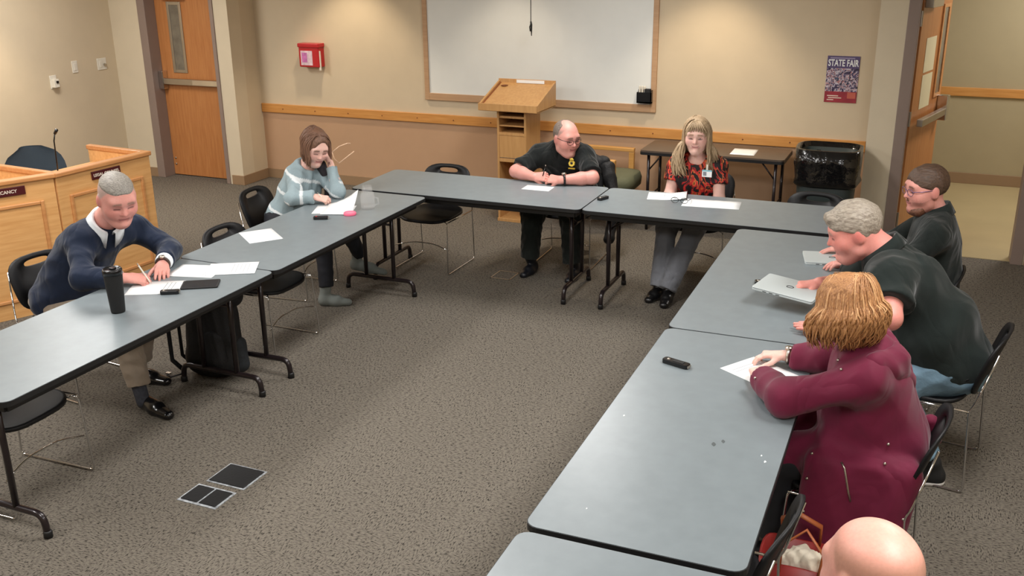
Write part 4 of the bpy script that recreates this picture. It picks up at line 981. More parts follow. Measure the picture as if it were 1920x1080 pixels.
def collar(P, c, ax_, front, m, r=.07, drop=.055, pts=.05):
    """folded shirt collar: open ring around the neck, ax_ = neck axis"""
    c = np.array(c, float); U = nrm(ax_); f_ = nrm(np.array(front) - U * np.dot(front, U)); r_ = np.cross(f_, U); vs = []; fs = []; n = 25
    for i in range(n):
        a = math.radians(14 + (360 - 28) * i / (n - 1)); e = abs(i - (n - 1) / 2) / ((n - 1) / 2); d = f_ * math.cos(a) + r_ * math.sin(a)
        ti = c + d * r * .93 + U * (.03 - .03 * e ** 3); to = c + d * (r + .012) + U * (.036 - .03 * e ** 3); bo = c + d * (r + .026) - U * (drop * .55 + pts * max(0, e - .6) / .4) + f_ * .02 * e ** 4
        ib = c + d * r * .93 - U * .03
        vs += [ib, ti, to, bo]
    for i in range(n - 1):
        for k in range(3): a = i * 4 + k; fs.append((a, a + 1, a + 5, a + 4))
    o = P.mb('collar', MB().add(vs, fs), m); q = o.modifiers.new('solid', 'SOLIDIFY'); q.thickness = .004; return o
def watch(P, c, n_, strap, face, r):
    n_ = nrm(n_); u = nrm(np.cross(n_, (0, 0, 1))); v = np.cross(u, n_); v = v if v[2] > 0 else -v
    w_ = P.mb('wristwatch', MB().tube([c + (u * math.cos(a) + v * math.sin(a)) * r for a in [k * math.pi / 10 for k in range(20)]], .009, 6, closed=True), strap)
    P.mb('watch_face', MB().tube([c + v * (r + .002), c + v * (r + .014)], .017, 14), face, parent=w_)
man_navy()

# ---- woman in light blue sweater, leaning on her left arm
def woman_blue():
    P = Person('woman in light blue striped sweater resting head on hand', (-4.42, 5.9))
    hc = A3(-4.2, 6.02, 1.105); R = frame((.75, -.5, -.42), (.0, .12, 1)); S = 1.08
    pel, nk = A3(-4.48, 5.95, .56), A3(-4.31, 6.04, .94); sR, sL = A3(-4.33, 5.93, .895), A3(-4.29, 6.17, .87)
    eR, wR = A3(-4.22, 5.73, .79), A3(-4.08, 5.81, .79); eL, wL = A3(-4.04, 6.03, .79), A3(-4.12, 6.08, .985)
    hp, cuts, lids, W_ = head_prims(hc, R, S, True)
    pr = P.torso(pel, nk, sL, sR, .85, .9, .9, -.02)[2:] + hp + [(p_cone(hc + (A3(0, -.02, -.06) * S) @ R, nk, .05, .055), .03)] + arm(sR, eR, wR, .85) + arm(sL, eL, wL, .85)
    pr += hand_prims(wR, (.8, .25, -.15), (.1, -.4, .9), -1, (.7, .75, .8, .85), .7, .9) + hand_prims(wL, (-.1, -.45, .85), (.6, .75, .2), 1, (.5, .5, .6, .6), .5, .9)
    P.skin(pr, cuts, lids, .0039, lambda v: head_col(v, hc, R, S, SKIN_F, dict(brow=(112, 78, 58), smile=1, lip=(190, 92, 98))))
    base, white = L3((146, 164, 170)), L3((218, 224, 226))
    def stripes(v):
        c = np.tile(base, (len(v), 1)); up_ = (nk - pel) / np.linalg.norm(nk - pel); t = (v - pel) @ up_
        m = np.abs(((t + .02) % .155) - .077) < .011
        dR = np.linalg.norm(v - (eR + wR) / 2, axis=1); m = np.where(dR < .12, np.abs((v - eR) @ nrm(wR - eR) - .06) < .012, m)
        dL = (v[:, 0] > -4.2) & (v[:, 1] > 6.02) & (v[:, 2] > .72); m = np.where(dL, np.abs((v - eL) @ nrm(wL - eL) - .05) < .012, m)
        c[m] = white; return c
    M = vcol('blue_striped_knit', .9, .35, 170)
    sw = P.torso(pel, nk, sL, sR, .86, .95, .95, .008, .6) + sleeve(sR, eR, wR, .06, .054, .045, 1.9) + sleeve(sL, eL, wL, .06, .056, .042, 1.85)
    P.cloth('sweater', sw, M, .007, .012, 16, cuts=[(p_ell(nk + A3(.06, -.02, .06), (.085, .085, .07)), .01)], colf=stripes, seed=4)
    br = hairmat('brown_bob_hair', (88, 60, 46), (134, 98, 76), 60)
    cap, C, _ = hair_cap(hc, R, S, .012, cutlist=[((-.014, .125, .0), (.07, .082, .118), .012)], clip=[((0, 0, -.1), (0, -.2, -1))], extra=[((0, -.03, -.05), (.085, .075, .09), .03)])
    hb = P.cloth('hair', cap, br, .006, .003, 60, cuts=C)
    locks(P, W_, R, 260, .155, br, 3, .006, .0068, face=52, inward=.1, rad=(.09, .11, .098), part=.01)
    tr = mat('dark_navy_trousers', (24, 26, 34), .8, var=.1)
    kR, aR = A3(-4.04, 5.8, .5), A3(-4.0, 5.74, .14); kL, aL = A3(-4.0, 6.02, .56), A3(-4.02, 6.24, .24)
    P.cloth('trousers', [(p_ell(pel, (.14, .17, .13)), .05)] + leg(pel + A3(.02, -.08, -.02), kR, aR, (.085, .066, .052), 1.0) + leg(pel + A3(.02, .08, .0), kL, aL, (.085, .066, .052), 1.0), tr, .008, .004)
    bo = mat('grey_suede_boot', (124, 130, 126), .85, var=.06)
    P.shoe((-4.05, 5.71, 0), (-3.83, 5.81, 0), bo, 'boot', (-4.005, 5.745, .17), .042); P.shoe((-4.1, 6.2, .13), (-3.85, 6.37, .05), bo, 'boot', (-4.03, 6.225, .27), .042)
    sc = P.cloth('scarf', [(p_cone(nk + A3(.1, .05, .02), nk + A3(.13, .08, -.1), .04, .03), .02), (p_cone(nk + A3(.13, .08, -.1), nk + A3(.13, .05, -.28), .03, .018), .02)], mat('dark_grey_scarf', (52, 48, 52), .9, var=.4, scale=30), .006, .004)
    g = empty('eyeglasses', (-4.07, 6.04, 1.075), 0, 'tan-armed eyeglasses held up by woman in light blue', 'glasses')
    MB().tube([(.0, .0, .0), (.03, .05, .035), (.06, .11, .048), (.07, .14, .044)], .004, 6).build('temple', M_TEMPLE, g, True)
    MB().tube([(.02, .05, -.09), (.05, .11, -.055), (.08, .17, -.02)], .004, 6).build('temple', M_TEMPLE, g, True)
    MB().tube([(.0, .0, .0), (.0, .02, -.05), (.02, .05, -.09)], .003, 6).build('rim', M_TEMPLE, g, True)
    pen((-4.02, 5.85, TH + .008), (-4.05, 5.79, TH + .09), 'short white pen held by the woman in light blue', M_WHITEP)
woman_blue()

# ---- badge man, faces -y, looks to his left
def man_badge():
    P = Person('man in black polo with gold badge and glasses at back table', (-2.76, 7.42))
    hc = A3(-2.67, 7.17, 1.07); R = frame((.8, -.55, -.18), (.15, -.1, 1)); S = 1.13
    pel, nk = A3(-2.74, 7.5, .575), A3(-2.72, 7.27, .965); sR, sL = A3(-2.94, 7.27, .895), A3(-2.53, 7.25, .915)
    eR, wR = A3(-3.05, 7.06, .80), A3(-2.87, 6.995, .785); eL, wL = A3(-2.42, 7.08, .795), A3(-2.64, 6.965, .785)
    hp, cuts, lids, W_ = head_prims(hc, R, S, fat=.007)
    pr = P.torso(pel, nk, sL, sR, 1.1, 1.15, 1.2, -.02)[2:] + hp + [(p_cone(hc + (A3(0, -.02, -.05) * S) @ R, nk, .064, .072), .03)] + arm(sR, eR, wR, 1.15) + arm(sL, eL, wL, 1.15)
    pr += hand_prims(wR, (.9, -.05, .1), (-.1, -.75, .6), 1, (.6, .65, .7, .75), .6, 1.05) + hand_prims(wL, (-.95, .1, 0), (.1, -.6, .8), -1, (.55, .6, .65, .7), .6, 1.05)
    P.skin(pr, cuts, lids, .0039, lambda v: head_col(v, hc, R, S, SKIN_R, dict(scalp=(140, 118, 110), scalp_a=.75, bald=True, beard=(186, 150, 140), beard_a=.35, brow=(130, 96, 84), smile=1)))
    M = fabric('black_polo', (20, 24, 24))
    sh = P.torso(pel, nk, sL, sR, 1.15, 1.2, 1.25, .012) + sleeve(sR, eR, wR, .075, .07, .05, .82, flare=.01) + sleeve(sL, eL, wL, .075, .07, .05, .82, flare=.01)
    P.cloth('polo_shirt', sh, M, .008, .012, 14, cuts=[(p_ell(nk + A3(.01, -.04, .06), (.072, .072, .06)), .01)], seed=6)
    collar(P, nk + A3(0, -.03, .02), nrm(A3(.05, -.45, .85)), (.05, -1, 0), M, .075, .05, .03)
    cap, C, _ = hair_cap(hc, R, S, .005, cutlist=[((0, .1, .02), (.2, .1, .2), .01), ((0, .045, .13), (.06, .1, .06), .01)], clip=[((0, 0, -.055), (0, -.25, -1)), ((0, .025, 0), (0, 1, -.2))])
    P.cloth('hair', cap, hairmat('cropped_grey_hair', (92, 80, 74), (140, 126, 116), 60, (.6, 3, 3)), .005, .001, 100, cuts=C)
    P.eyes(W_, S, (.0, 1, -.1), R); P.glasses(W_, M_BLACK, S)
    tr = fabric('black_green_trousers', (28, 33, 30))
    kR, aR = A3(-2.88, 7.0, .5), A3(-2.895, 6.96, .1); kL, aL = A3(-2.55, 6.99, .5), A3(-2.53, 6.97, .1)
    P.cloth('trousers', [(p_ell(pel, (.2, .16, .14)), .05)] + leg(pel + A3(-.1, 0, -.02), kR, aR, (.105, .088, .075), .92) + leg(pel + A3(.1, 0, -.02), kL, aL, (.105, .088, .075), .92), tr, .008, .01)
    lea = mat('dark_boot_leather', (22, 24, 30), .4, var=.1)
    P.shoe((-2.89, 7.06, 0), (-2.905, 6.82, 0), lea, 'boot', (-2.895, 6.97, .14), .046); P.shoe((-2.53, 7.07, 0), (-2.52, 6.82, 0), lea, 'boot', (-2.53, 6.98, .14), .046)
    n_ = nrm(wL - eL); watch(P, wL - n_ * .03, n_, M_BLACK, M_STEEL, .04)
    b0 = A3(-2.585, 7.075, .895); bd = P.mb('badge', MB().tube([b0, b0 + A3(0, -.012, .004)], .026, 7), M_GOLD, False)
    P.mb('badge_crest', MB().ell(b0 + A3(0, -.01, .032), (.018, .006, .012), 10, 6), M_GOLD, parent=bd); P.mb('badge_scroll', MB().box(b0[0] - .026, b0[0] + .026, b0[1] - .012, b0[1] - .004, b0[2] - .042, b0[2] - .032), M_GOLD, False, parent=bd)
    P.mb('badge_centre', MB().ell(b0 + A3(0, -.013, .004), (.011, .004, .011), 10, 6), M_EDGE, parent=bd)
    pen((-2.80, 6.985, TH + .03), (-2.765, 6.98, TH + .15), 'dark pen held upright by the man with gold badge', M_BLACK)
    J = empty('jacket', (-2.72, 7.62, 0), 0, 'dark jacket draped over chair of the man with gold badge', 'jacket'); o = (-2.72, 7.62, 0)
    sdf_obj('jacket_body', [(p_cone((-2.9, 7.72, .78), (-2.54, 7.72, .78), .05, .05), .03), (p_cone((-2.86, 7.75, .7), (-2.58, 7.75, .7), .07, .07), .06), (p_cone((-2.82, 7.76, .4), (-2.6, 7.76, .4), .075, .075), .2)], .009, M_NYLON, J, o, .012, 24)
    sdf_obj('jacket_sleeve', [(p_cone((-2.5, 7.7, .74), (-2.4, 7.6, .42), .06, .05), .03), (p_cone((-2.4, 7.6, .42), (-2.41, 7.5, .2), .05, .045), .03)], .009, M_NYLON, J, o, .01, 26)
man_badge()

# ---- woman in floral top
def woman_floral():
    P = Person('woman with long blond hair in red floral top at back table', (-1.66, 7.42))
    hc = A3(-1.655, 7.2, 1.15); R = frame((.12, -.95, -.12)); S = 1.07
    pel, nk = A3(-1.66, 7.42, .57), A3(-1.655, 7.28, .965); sR, sL = A3(-1.815, 7.29, .9), A3(-1.5, 7.28, .905)
    eR, wR = A3(-1.85, 7.22, .67), A3(-1.73, 7.06, .62); eL, wL = A3(-1.465, 7.21, .67), A3(-1.58, 7.05, .62)
    hp, cuts, lids, W_ = head_prims(hc, R, S, True)
    pr = P.torso(pel, nk, sL, sR, .88, .9, .95, -.015)[2:] + hp + [(p_cone(hc + (A3(0, -.02, -.06) * S) @ R, nk, .05, .055), .03)] + arm(sR, eR, wR, 1.0) + arm(sL, eL, wL, 1.0)
    pr += hand_prims(wR, (.7, -.6, -.1), (-.3, -.2, .9), 1, (.4, .4, .5, .5), .4, .9) + hand_prims(wL, (-.7, -.6, -.1), (.3, -.2, .9), -1, (.4, .4, .5, .5), .4, .9)
    P.skin(pr, cuts, lids, .0039, lambda v: head_col(v, hc, R, S, SKIN_F, dict(brow=(150, 116, 90), smile=1.4, lip=(176, 84, 90))))
    P.eyes(W_, S, (0, 1, 0), R)
    M = print_mat('red_floral_print', [(0, (22, 15, 17)), (.46, (150, 30, 30)), (.49, (200, 46, 42)), (.535, (206, 112, 56)), (.56, (26, 16, 18)), (.67, (160, 60, 44)), (.7, (200, 176, 150))], (11, 11, 8), .7)
    sh = P.torso(pel, nk, sL, sR, .95, 1.0, 1.02, .01, .9) + sleeve(sR, eR, wR, .07, .06, .05, .5, flare=.008) + sleeve(sL, eL, wL, .07, .06, .05, .5, flare=.008)
    P.cloth('floral_top', sh, M, .007, .009, 16, cuts=[(p_ell(nk + A3(0, -.07, .05), (.085, .085, .085)), .008)], seed=8)
    bl = hairmat('long_blond_hair', (146, 122, 94), (196, 170, 136), 60)
    cap, C, _ = hair_cap(hc, R, S, .011, cutlist=[((0, .13, -.015), (.068, .085, .115), .012)], clip=[((0, 0, -.11), (0, -.2, -1))], extra=[((0, -.04, -.06), (.08, .06, .1), .03)])
    P.cloth('hair', cap, bl, .006, .003, 60, cuts=C)
    locks(P, W_, R, 260, .3, bl, 5, .012, .007, face=60, inward=-.18, rad=(.088, .108, .098), part=.015)
    # thick fall over her right shoulder
    mb_ = MB(); r_ = random.Random(9)
    for i in range(60):
        a = W_((.085, .03 - .05 * r_.random(), -.03)); e = A3(-1.82 + .1 * r_.random(), 7.13 + .05 * r_.random(), .86 + .06 * r_.random()); m1 = a * .5 + e * .5 + A3(-.04 + .02 * r_.random(), -.02, 0)
        mb_.tube([a, a * .6 + m1 * .4 + A3(-.012, 0, 0), m1, m1 * .4 + e * .6 + A3(-.01 * r_.random(), 0, 0), e, e + A3(.03 * r_.random(), 0, -.02)], [.006, .011, .012, .012, .009, .003], 5, flat=.6)
    for i in range(22):
        a = W_((-.085, .02 - .05 * r_.random(), -.03)); e = A3(-1.54 + .06 * r_.random(), 7.2 + .05 * r_.random(), .95 + .03 * r_.random()); m1 = a * .5 + e * .5 + A3(.015, -.01, 0)
        mb_.tube([a, m1, e], [.006, .011, .004], 5, flat=.6)
    P.mb('hair_fall', mb_, bl)
    mb_ = MB()
    for i in range(9):
        x = -.066 + .132 * i / 8; mb_.tube([W_((x * .35, .05, .12)), W_((x * .75, .084, .088)), W_((x, .087, .062)), W_((x * 1.1, .083, .05 - .012 * r_.random()))], [.005, .0065, .005, .0015], 5, flat=.6)
    P.mb('fringe', mb_, bl)
    bd = A3(-1.548, 7.118, .895); o = P.mb('id_badge', MB().box(bd[0] - .036, bd[0] + .036, bd[1] - .002, bd[1] + .002, bd[2] - .03, bd[2] + .022), M_PAPER, False)
    P.mb('badge_photo', MB().box(bd[0] - .028, bd[0] - .004, bd[1] - .004, bd[1] - .002, bd[2] - .02, bd[2] + .008), mat('badge_photo_grey', (128, 132, 140), .5, var=.2, scale=60), False, parent=o)
    P.mb('badge_header', MB().box(bd[0] - .036, bd[0] + .036, bd[1] - .003, bd[1] - .002, bd[2] + .012, bd[2] + .022), mat('badge_blue', (128, 190, 206), .5), False, parent=o)
    P.mb('badge_clip', MB().box(bd[0] - .006, bd[0] + .006, bd[1] - .004, bd[1] + .004, bd[2] + .022, bd[2] + .062), M_WHITEP, False, parent=o)
    tr = fabric('grey_trousers', (112, 114, 120))
    kR, aR = A3(-1.79, 6.97, .5), A3(-1.79, 6.8, .11); kL, aL = A3(-1.58, 6.97, .52), A3(-1.70, 6.74, .12)
    P.cloth('trousers', [(p_ell(pel, (.18, .15, .13)), .05)] + leg(pel + A3(-.085, 0, -.02), kR, aR, (.095, .076, .066), 1.06) + leg(pel + A3(.085, 0, -.02), kL, aL, (.095, .076, .066), 1.06), tr, .008, .004)
    lea = mat('black_shoe_leather', (18, 17, 18), .3, var=.1)
    P.shoe((-1.79, 6.86, 0), (-1.83, 6.63, .0), lea, 'shoe', (-1.79, 6.81, .12), .042); P.shoe((-1.705, 6.8, .02), (-1.69, 6.56, 0), lea, 'shoe', (-1.70, 6.75, .13), .042)
woman_floral()

# ---- bearded man, faces -x
def man_beard():
    P = Person('bearded man with glasses in dark shirt near the open door', (-.02, 5.8))
    hc = A3(-.045, 5.8, 1.205); R = frame((-.82, -.46, -.12)); S = 1.1
    pel, nk = A3(.03, 5.83, .575), A3(.03, 5.83, 1.05); sR, sL = A3(.03, 6.03, .985), A3(.03, 5.63, .975)
    eR, wR = A3(-.2, 6.02, .82), A3(-.42, 5.9, .785); eL, wL = A3(-.13, 5.57, .80), A3(-.37, 5.6, .79)
    hp, cuts, lids, W_ = head_prims(hc, R, S, fat=.004)
    pr = P.torso(pel, nk, sL, sR, 1.02, 1.1, 1.15, -.02)[2:] + hp + [(p_cone(hc + (A3(0, -.02, -.05) * S) @ R, nk, .06, .066), .03)] + arm(sR, eR, wR) + arm(sL, eL, wL)
    pr += hand_prims(wR, (-1, -.1, 0), (0, 0, 1), -1, (.2, .2, .25, .3), .3, 1.0) + hand_prims(wL, (-1, -.05, .0), (-.1, .1, 1), 1, (.25, .3, .35, .4), .4, 1.0)
    P.skin(pr, cuts, lids, .0039, lambda v: head_col(v, hc, R, S, SKIN_R, dict(beard=(150, 96, 80), beard_a=.45, brow=(82, 54, 42))))
    M = fabric('charcoal_shirt', (26, 32, 30))
    sh = P.torso(pel, nk, sL, sR, 1.08, 1.15, 1.2, .012) + sleeve(sR, eR, wR, .074, .064, .048, 1.9) + sleeve(sL, eL, wL, .074, .064, .048, 1.8)
    P.cloth('shirt', sh, M, .008, .012, 14, cuts=[(p_ell(nk + A3(-.04, 0, .06), (.072, .072, .06)), .01)], seed=10)
    collar(P, nk + A3(-.012, 0, .025), nrm(A3(-.3, 0, .95)), (-1, 0, 0), M, .072, .045, .03)
    br = hairmat('short_brown_hair', (62, 46, 36), (98, 74, 58), 60, (.6, 3, 3))
    cap, C, _ = hair_cap(hc, R, S, .009, cutlist=[((0, .135, -.02), (.12, .085, .1), .01), ((0, .05, -.06), (.2, .085, .09), .01)], clip=[((0, 0, -.05), (0, -.3, -1))])
    P.cloth('hair', cap, br, .005, .003, 90, cuts=C)
    P.cloth('beard', [(p_ell(W_((0, .045, -.098)), np.array((.056, .05, .036)) * S, R), .01), (p_cone(W_((-.066, .005, -.04)), W_((-.034, .055, -.1)), .009, .024), .015), (p_cone(W_((.066, .005, -.04)), W_((.034, .055, -.1)), .009, .024), .015)], hairmat('red_brown_beard', (84, 50, 36), (122, 80, 58), 110, (1, 1, 1)), .005, .002, 110)
    P.cloth('moustache', [(p_cone(W_((-.03, .078, -.052)), W_((0, .093, -.04)), .007, .008), .004), (p_cone(W_((.03, .078, -.052)), W_((0, .093, -.04)), .007, .008), .004)], bpy.data.materials['red_brown_beard'], .004, 0)
    P.eyes(W_, S, (0, 1, -.2), R); P.glasses(W_, mat('purple_metal_frame', (120, 96, 130), .3, .6), S)
    kR, aR = A3(-.38, 6.0, .5), A3(-.4, 6.0, .1); kL, aL = A3(-.38, 5.66, .5), A3(-.4, 5.66, .1)
    P.cloth('trousers', [(p_ell(pel, (.16, .19, .14)), .05)] + leg(pel + A3(0, .1, -.02), kR, aR, (.1, .08, .065), .95) + leg(pel + A3(0, -.1, -.02), kL, aL, (.1, .08, .065), .95), mat('black_trousers', (24, 25, 28), .85, var=.1), .009, .004)
    lea = bpy.data.materials['black_leather']; P.shoe((-.34, 6.0, 0), (-.62, 6.0, 0), lea, h=.007); P.shoe((-.34, 5.66, 0), (-.62, 5.66, 0), lea, h=.007)
man_beard()

# ---- big man leaning over the laptop, faces -x
def man_lean():
    P = Person('grey-haired man in black polo leaning across the right table', (.12, 4.92))
    hc = A3(-.335, 4.9, 1.175); R = frame((-.88, -.2, -.36), (-.1, 0, 1)); S = 1.2
    pel, nk = A3(.17, 4.95, .57), A3(-.17, 4.93, 1.06); sR, sL = A3(-.19, 5.16, .99), A3(-.13, 4.69, 1.0)
    eR, wR = A3(-.36, 5.2, .8), A3(-.48, 5.0, .855); eL, wL = A3(-.115, 4.52, .89), A3(-.37, 4.55, .78)
    hp, cuts, lids, W_ = head_prims(hc, R, S, fat=.009)
    pr = P.torso(pel, nk, sL, sR, 1.2, 1.3, 1.3, -.02)[2:] + hp + [(p_cone(hc + (A3(0, -.03, -.04) * S) @ R, nk, .076, .085), .04)] + arm(sR, eR, wR, 1.2) + arm(sL, eL, wL, 1.25)
    pr += hand_prims(wR, (-.92, -.25, -.1), (-.1, .0, 1), -1, (.35, .35, .4, .45), .6, 1.08) + hand_prims(wL, (-.93, .25, -.03), (0, 0, 1), 1, (.03, .03, .04, .05), .2, 1.08, .08)
    P.skin(pr, cuts, lids, .0039, lambda v: head_col(v, hc, R, S, (226, 150, 138), dict(beard=(200, 150, 140), beard_a=.3, brow=(170, 140, 126), red=(214, 104, 98))))
    M = fabric('dark_green_black_polo', (26, 34, 32), fold=.6, fscale=4.5)
    sh = P.torso(pel, nk, sL, sR, 1.32, 1.4, 1.38, .02) + sleeve(sR, eR, wR, .1, .09, .05, .8, flare=.012) + sleeve(sL, eL, wL, .1, .088, .05, .62, flare=.012)
    P.cloth('polo_shirt', sh, M, .009, .016, 11, cuts=[(p_ell(nk + A3(-.06, 0, .05), (.085, .088, .065)), .01)], seed=12)
    collar(P, nk + A3(-.03, 0, .025), nrm(A3(-.62, 0, .78)), (-.9, 0, -.5), M, .092, .045, .03)
    gr = hairmat('thick_grey_hair', (122, 110, 98), (176, 166, 150), 60, (.6, 3, 3))
    cap, C, _ = hair_cap(hc, R, S, .013, cutlist=[((0, .14, -.02), (.12, .08, .105), .012), ((0, .06, -.06), (.2, .082, .1), .012)], clip=[((0, 0, -.05), (0, -.35, -1))], extra=[((0, .07, .085), (.05, .025, .02), .02)])
    P.cloth('hair', cap, gr, .005, .004, 70, cuts=C)
    je = mat('washed_denim', (104, 132, 150), .85, var=.3, scale=9, bump=.2)
    kR, aR = A3(-.3, 5.08, .5), A3(-.3, 5.1, .1); kL, aL = A3(-.08, 4.76, .48), A3(.13, 4.7, .12)
    P.cloth('jeans', [(p_ell(pel + A3(0, 0, -.02), (.2, .24, .14)), .05)] + leg(pel + A3(0, .12, -.03), kR, aR, (.115, .09, .07), .95) + leg(pel + A3(0, -.12, -.03), kL, aL, (.115, .09, .07), .95), je, .008, .012, 20)
    R3, pl_, Ls = P.tf; U = R3[2]
    P.cloth('belt', [(p_clip(p_ell(pel + U * .01, (.245, .185, .17), R3), [(pel + U * -.045, U), (pel - U * .085, -U)]), .01)], M_BLACKM, .006, 0)
    sn = mat('black_knit_sneaker', (26, 27, 28), .75, var=.15, scale=60); wh = mat('white_foam_sole', (226, 224, 222), .6, var=.03)
    P.shoe((.22, 4.73, .0), (-.08, 4.64, 0), sn, 'sneaker', (.15, 4.71, .11), .046, wh); P.shoe((-.24, 5.1, 0), (-.54, 5.1, 0), sn, 'sneaker', None, .046, wh)
man_lean()

# ---- woman in burgundy coat, faces -x, seen from behind her right... left side
def woman_coat():
    P = Person('woman with strawberry blond hair in burgundy hooded coat', (-.12, 3.86))
    hc = A3(-.265, 3.83, 1.155); R = frame((-.9, .32, -.2)); S = 1.08
    pel, nk = A3(-.1, 3.9, .57), A3(-.17, 3.87, .99); sR, sL = A3(-.19, 4.07, .915), A3(-.155, 3.69, .915)
    eR, wR = A3(-.36, 4.16, .80), A3(-.52, 4.16, .785); eL, wL = A3(-.44, 3.66, .818), A3(-.58, 3.90, .785)
    hp, cuts, lids, W_ = head_prims(hc, R, S, True)
    pr = P.torso(pel, nk, sL, sR, .95, 1.0, 1.0, -.02)[2:] + hp + [(p_cone(hc + (A3(0, -.02, -.06) * S) @ R, nk, .05, .056), .03)] + arm(sR, eR, wR, .85) + arm(sL, eL, wL, .85)
    pr += hand_prims(wR, (-.95, -.15, -.02), (-.1, .1, 1), -1, (.4, .45, .5, .55), .5, .95) + hand_prims(wL, (-.25, .95, -.02), (-.3, .1, .95), 1, (.5, .55, .6, .65), .5, .95)
    P.skin(pr, cuts, lids, .0039, lambda v: head_col(v, hc, R, S, SKIN_F, dict(brow=(150, 100, 70))))
    M = fabric('burgundy_softshell', (106, 26, 54), .7, fold=.55, fscale=4.5, weave=.05)
    z = A3(0, 0, 1)
    co = P.torso(pel, nk, sL, sR, 1.18, 1.3, 1.2, .016) + sleeve(sR, eR, wR, .078, .068, .05, 1.78) + sleeve(sL, eL, wL, .08, .072, .052, 1.8)
    cl = [(A3(0, 0, .17), -z)]
    co += [(p_cone((-.1, 3.76, .6), (-.13, 3.69, .24), .1, .085, ((0, 1, 0), .6), clip=cl), .06), (p_cone((-.06, 3.82, .6), (-.06, 3.76, .2), .12, .09, ((0, 1, 0), .8), clip=cl), .08), (p_cone((-.2, 3.74, .58), (-.26, 3.69, .22), .1, .07, ((0, 1, 0), .5), clip=cl), .06),
           (p_cone((-.05, 3.95, .62), (-.04, 3.95, .3), .12, .09, clip=cl), .08), (p_cone((-.06, 4.05, .6), (-.06, 4.1, .22), .1, .08, clip=cl), .08)]
    # hips and lap under the coat
    co += [(p_cone((x0, 3.67, .56 + .5 * max(0, .02 - x0) * 0), (x0 * .8 - .06, 3.585, .2), .05, .05, clip=[(A3(0, 0, .14), -z)]), .06) for x0 in (-.3, -.24, -.18, -.11, -.05, .0, .04)]
    co += [(p_cone(pel + A3(0, -.09, 0), (-.42, 3.76, .53), .115, .085), .06), (p_cone(pel + A3(0, .09, 0), (-.42, 4.04, .53), .115, .085), .06)]
    c = P.cloth('coat', co, M, .008, .014, 10, cuts=[(p_ell(nk + A3(-.05, .0, .07), (.08, .08, .07)), .01)], seed=14)
    P.cloth('hood', [(p_cone(nk + A3(.04, -.16, -.0), nk + A3(.1, -.02, -.03), .045, .06), .04), (p_cone(nk + A3(.1, -.02, -.03), nk + A3(.04, .15, .0), .06, .045), .04), (p_cone(nk + A3(.08, -.1, -.05), nk + A3(.14, .03, -.13), .05, .05), .05), (p_cone(nk + A3(.08, .1, -.05), nk + A3(.14, .03, -.13), .05, .045), .05)], M, .007, .006, 22, cuts=[(p_ell(nk + A3(.0, 0, .04), (.085, .11, .06)), .03)])
    P.cloth('coat_tie', [(p_cone((.1, 4.0, .66), (.13, 4.0, .58), .03, .022), .02), (p_cone((.1, 4.03, .64), (.12, 4.06, .55), .018, .012), .01)], M, .006, .004)
    def on_coat(q, d=.002):
        ok, l, n_, _ = c.closest_point_on_mesh(Vector(np.array(q) - P.o)); return np.array(l) + P.o + np.array(n_) * d
    zp = [on_coat((-.2 + .05 * t, 3.58, .64 - .18 * t)) for t in (0, .25, .5, .75, 1)]
    P.mb('zip', MB().tube(zp, .0045, 6), M_STEEL)
    for q in ((-.34, 3.6, .66), (-.335, 3.58, .52), (-.325, 3.57, .38), (-.02, 3.62, .7), (-.04, 3.6, .66)): P.mb('snap', MB().ell(on_coat(q), (.0065, .0065, .0065), 8, 6), M_STEEL)
    for q in (eL + (wL - eL) * .72 + A3(-.035, -.05, .03), sL + A3(-.09, -.03, .06), sL + A3(-.1, .04, .06)): P.mb('snap', MB().ell(on_coat(q), (.006, .006, .006), 8, 6), M_STEEL)
    st = hairmat('strawberry_blond_hair', (132, 82, 44), (198, 144, 90), 55, (4, 4, .4))
    cap, C, _ = hair_cap(hc, R, S, .014, cutlist=[((0, .125, -.03), (.075, .075, .12), .012)], clip=[((0, 0, -.13), (0, -.1, -1))], extra=[((0, -.025, -.06), (.1, .085, .09), .03)])
    P.cloth('hair', cap, st, .006, .006, 45, cuts=C)
    locks(P, W_, R, 900, .175, st, 11, .013, .0046, face=46, inward=-.1, rad=(.093, .113, .1), part=.02, curl=.036, jitter=.45)
    locks(P, W_, R, 110, .13, hairmat('pale_strawberry_strands', (190, 136, 84), (222, 176, 126), 55, (4, 4, .5)), 12, .012, .0036, face=50, inward=-.13, rad=(.096, .116, .104), part=.02, curl=.03, jitter=.6, name='hair_highlights')
    P.cloth('trousers', leg(A3(-.3, 3.76, .5), A3(-.46, 3.76, .5), A3(-.44, 3.76, .1), (.085, .075, .06), .95) + leg(A3(-.3, 4.04, .5), A3(-.46, 4.04, .5), A3(-.44, 4.04, .1), (.085, .075, .06), .95), bpy.data.materials['black_trousers'], .009, .003)
    lea = bpy.data.materials['black_shoe_leather']; P.shoe((-.4, 3.76, 0), (-.63, 3.76, 0), lea, h=.007); P.shoe((-.4, 4.04, 0), (-.63, 4.04, 0), lea, h=.007)
    watch(P, wR + A3(.02, 0, 0), (1, 0, 0), M_STEEL, M_STEEL, .03)
woman_coat()

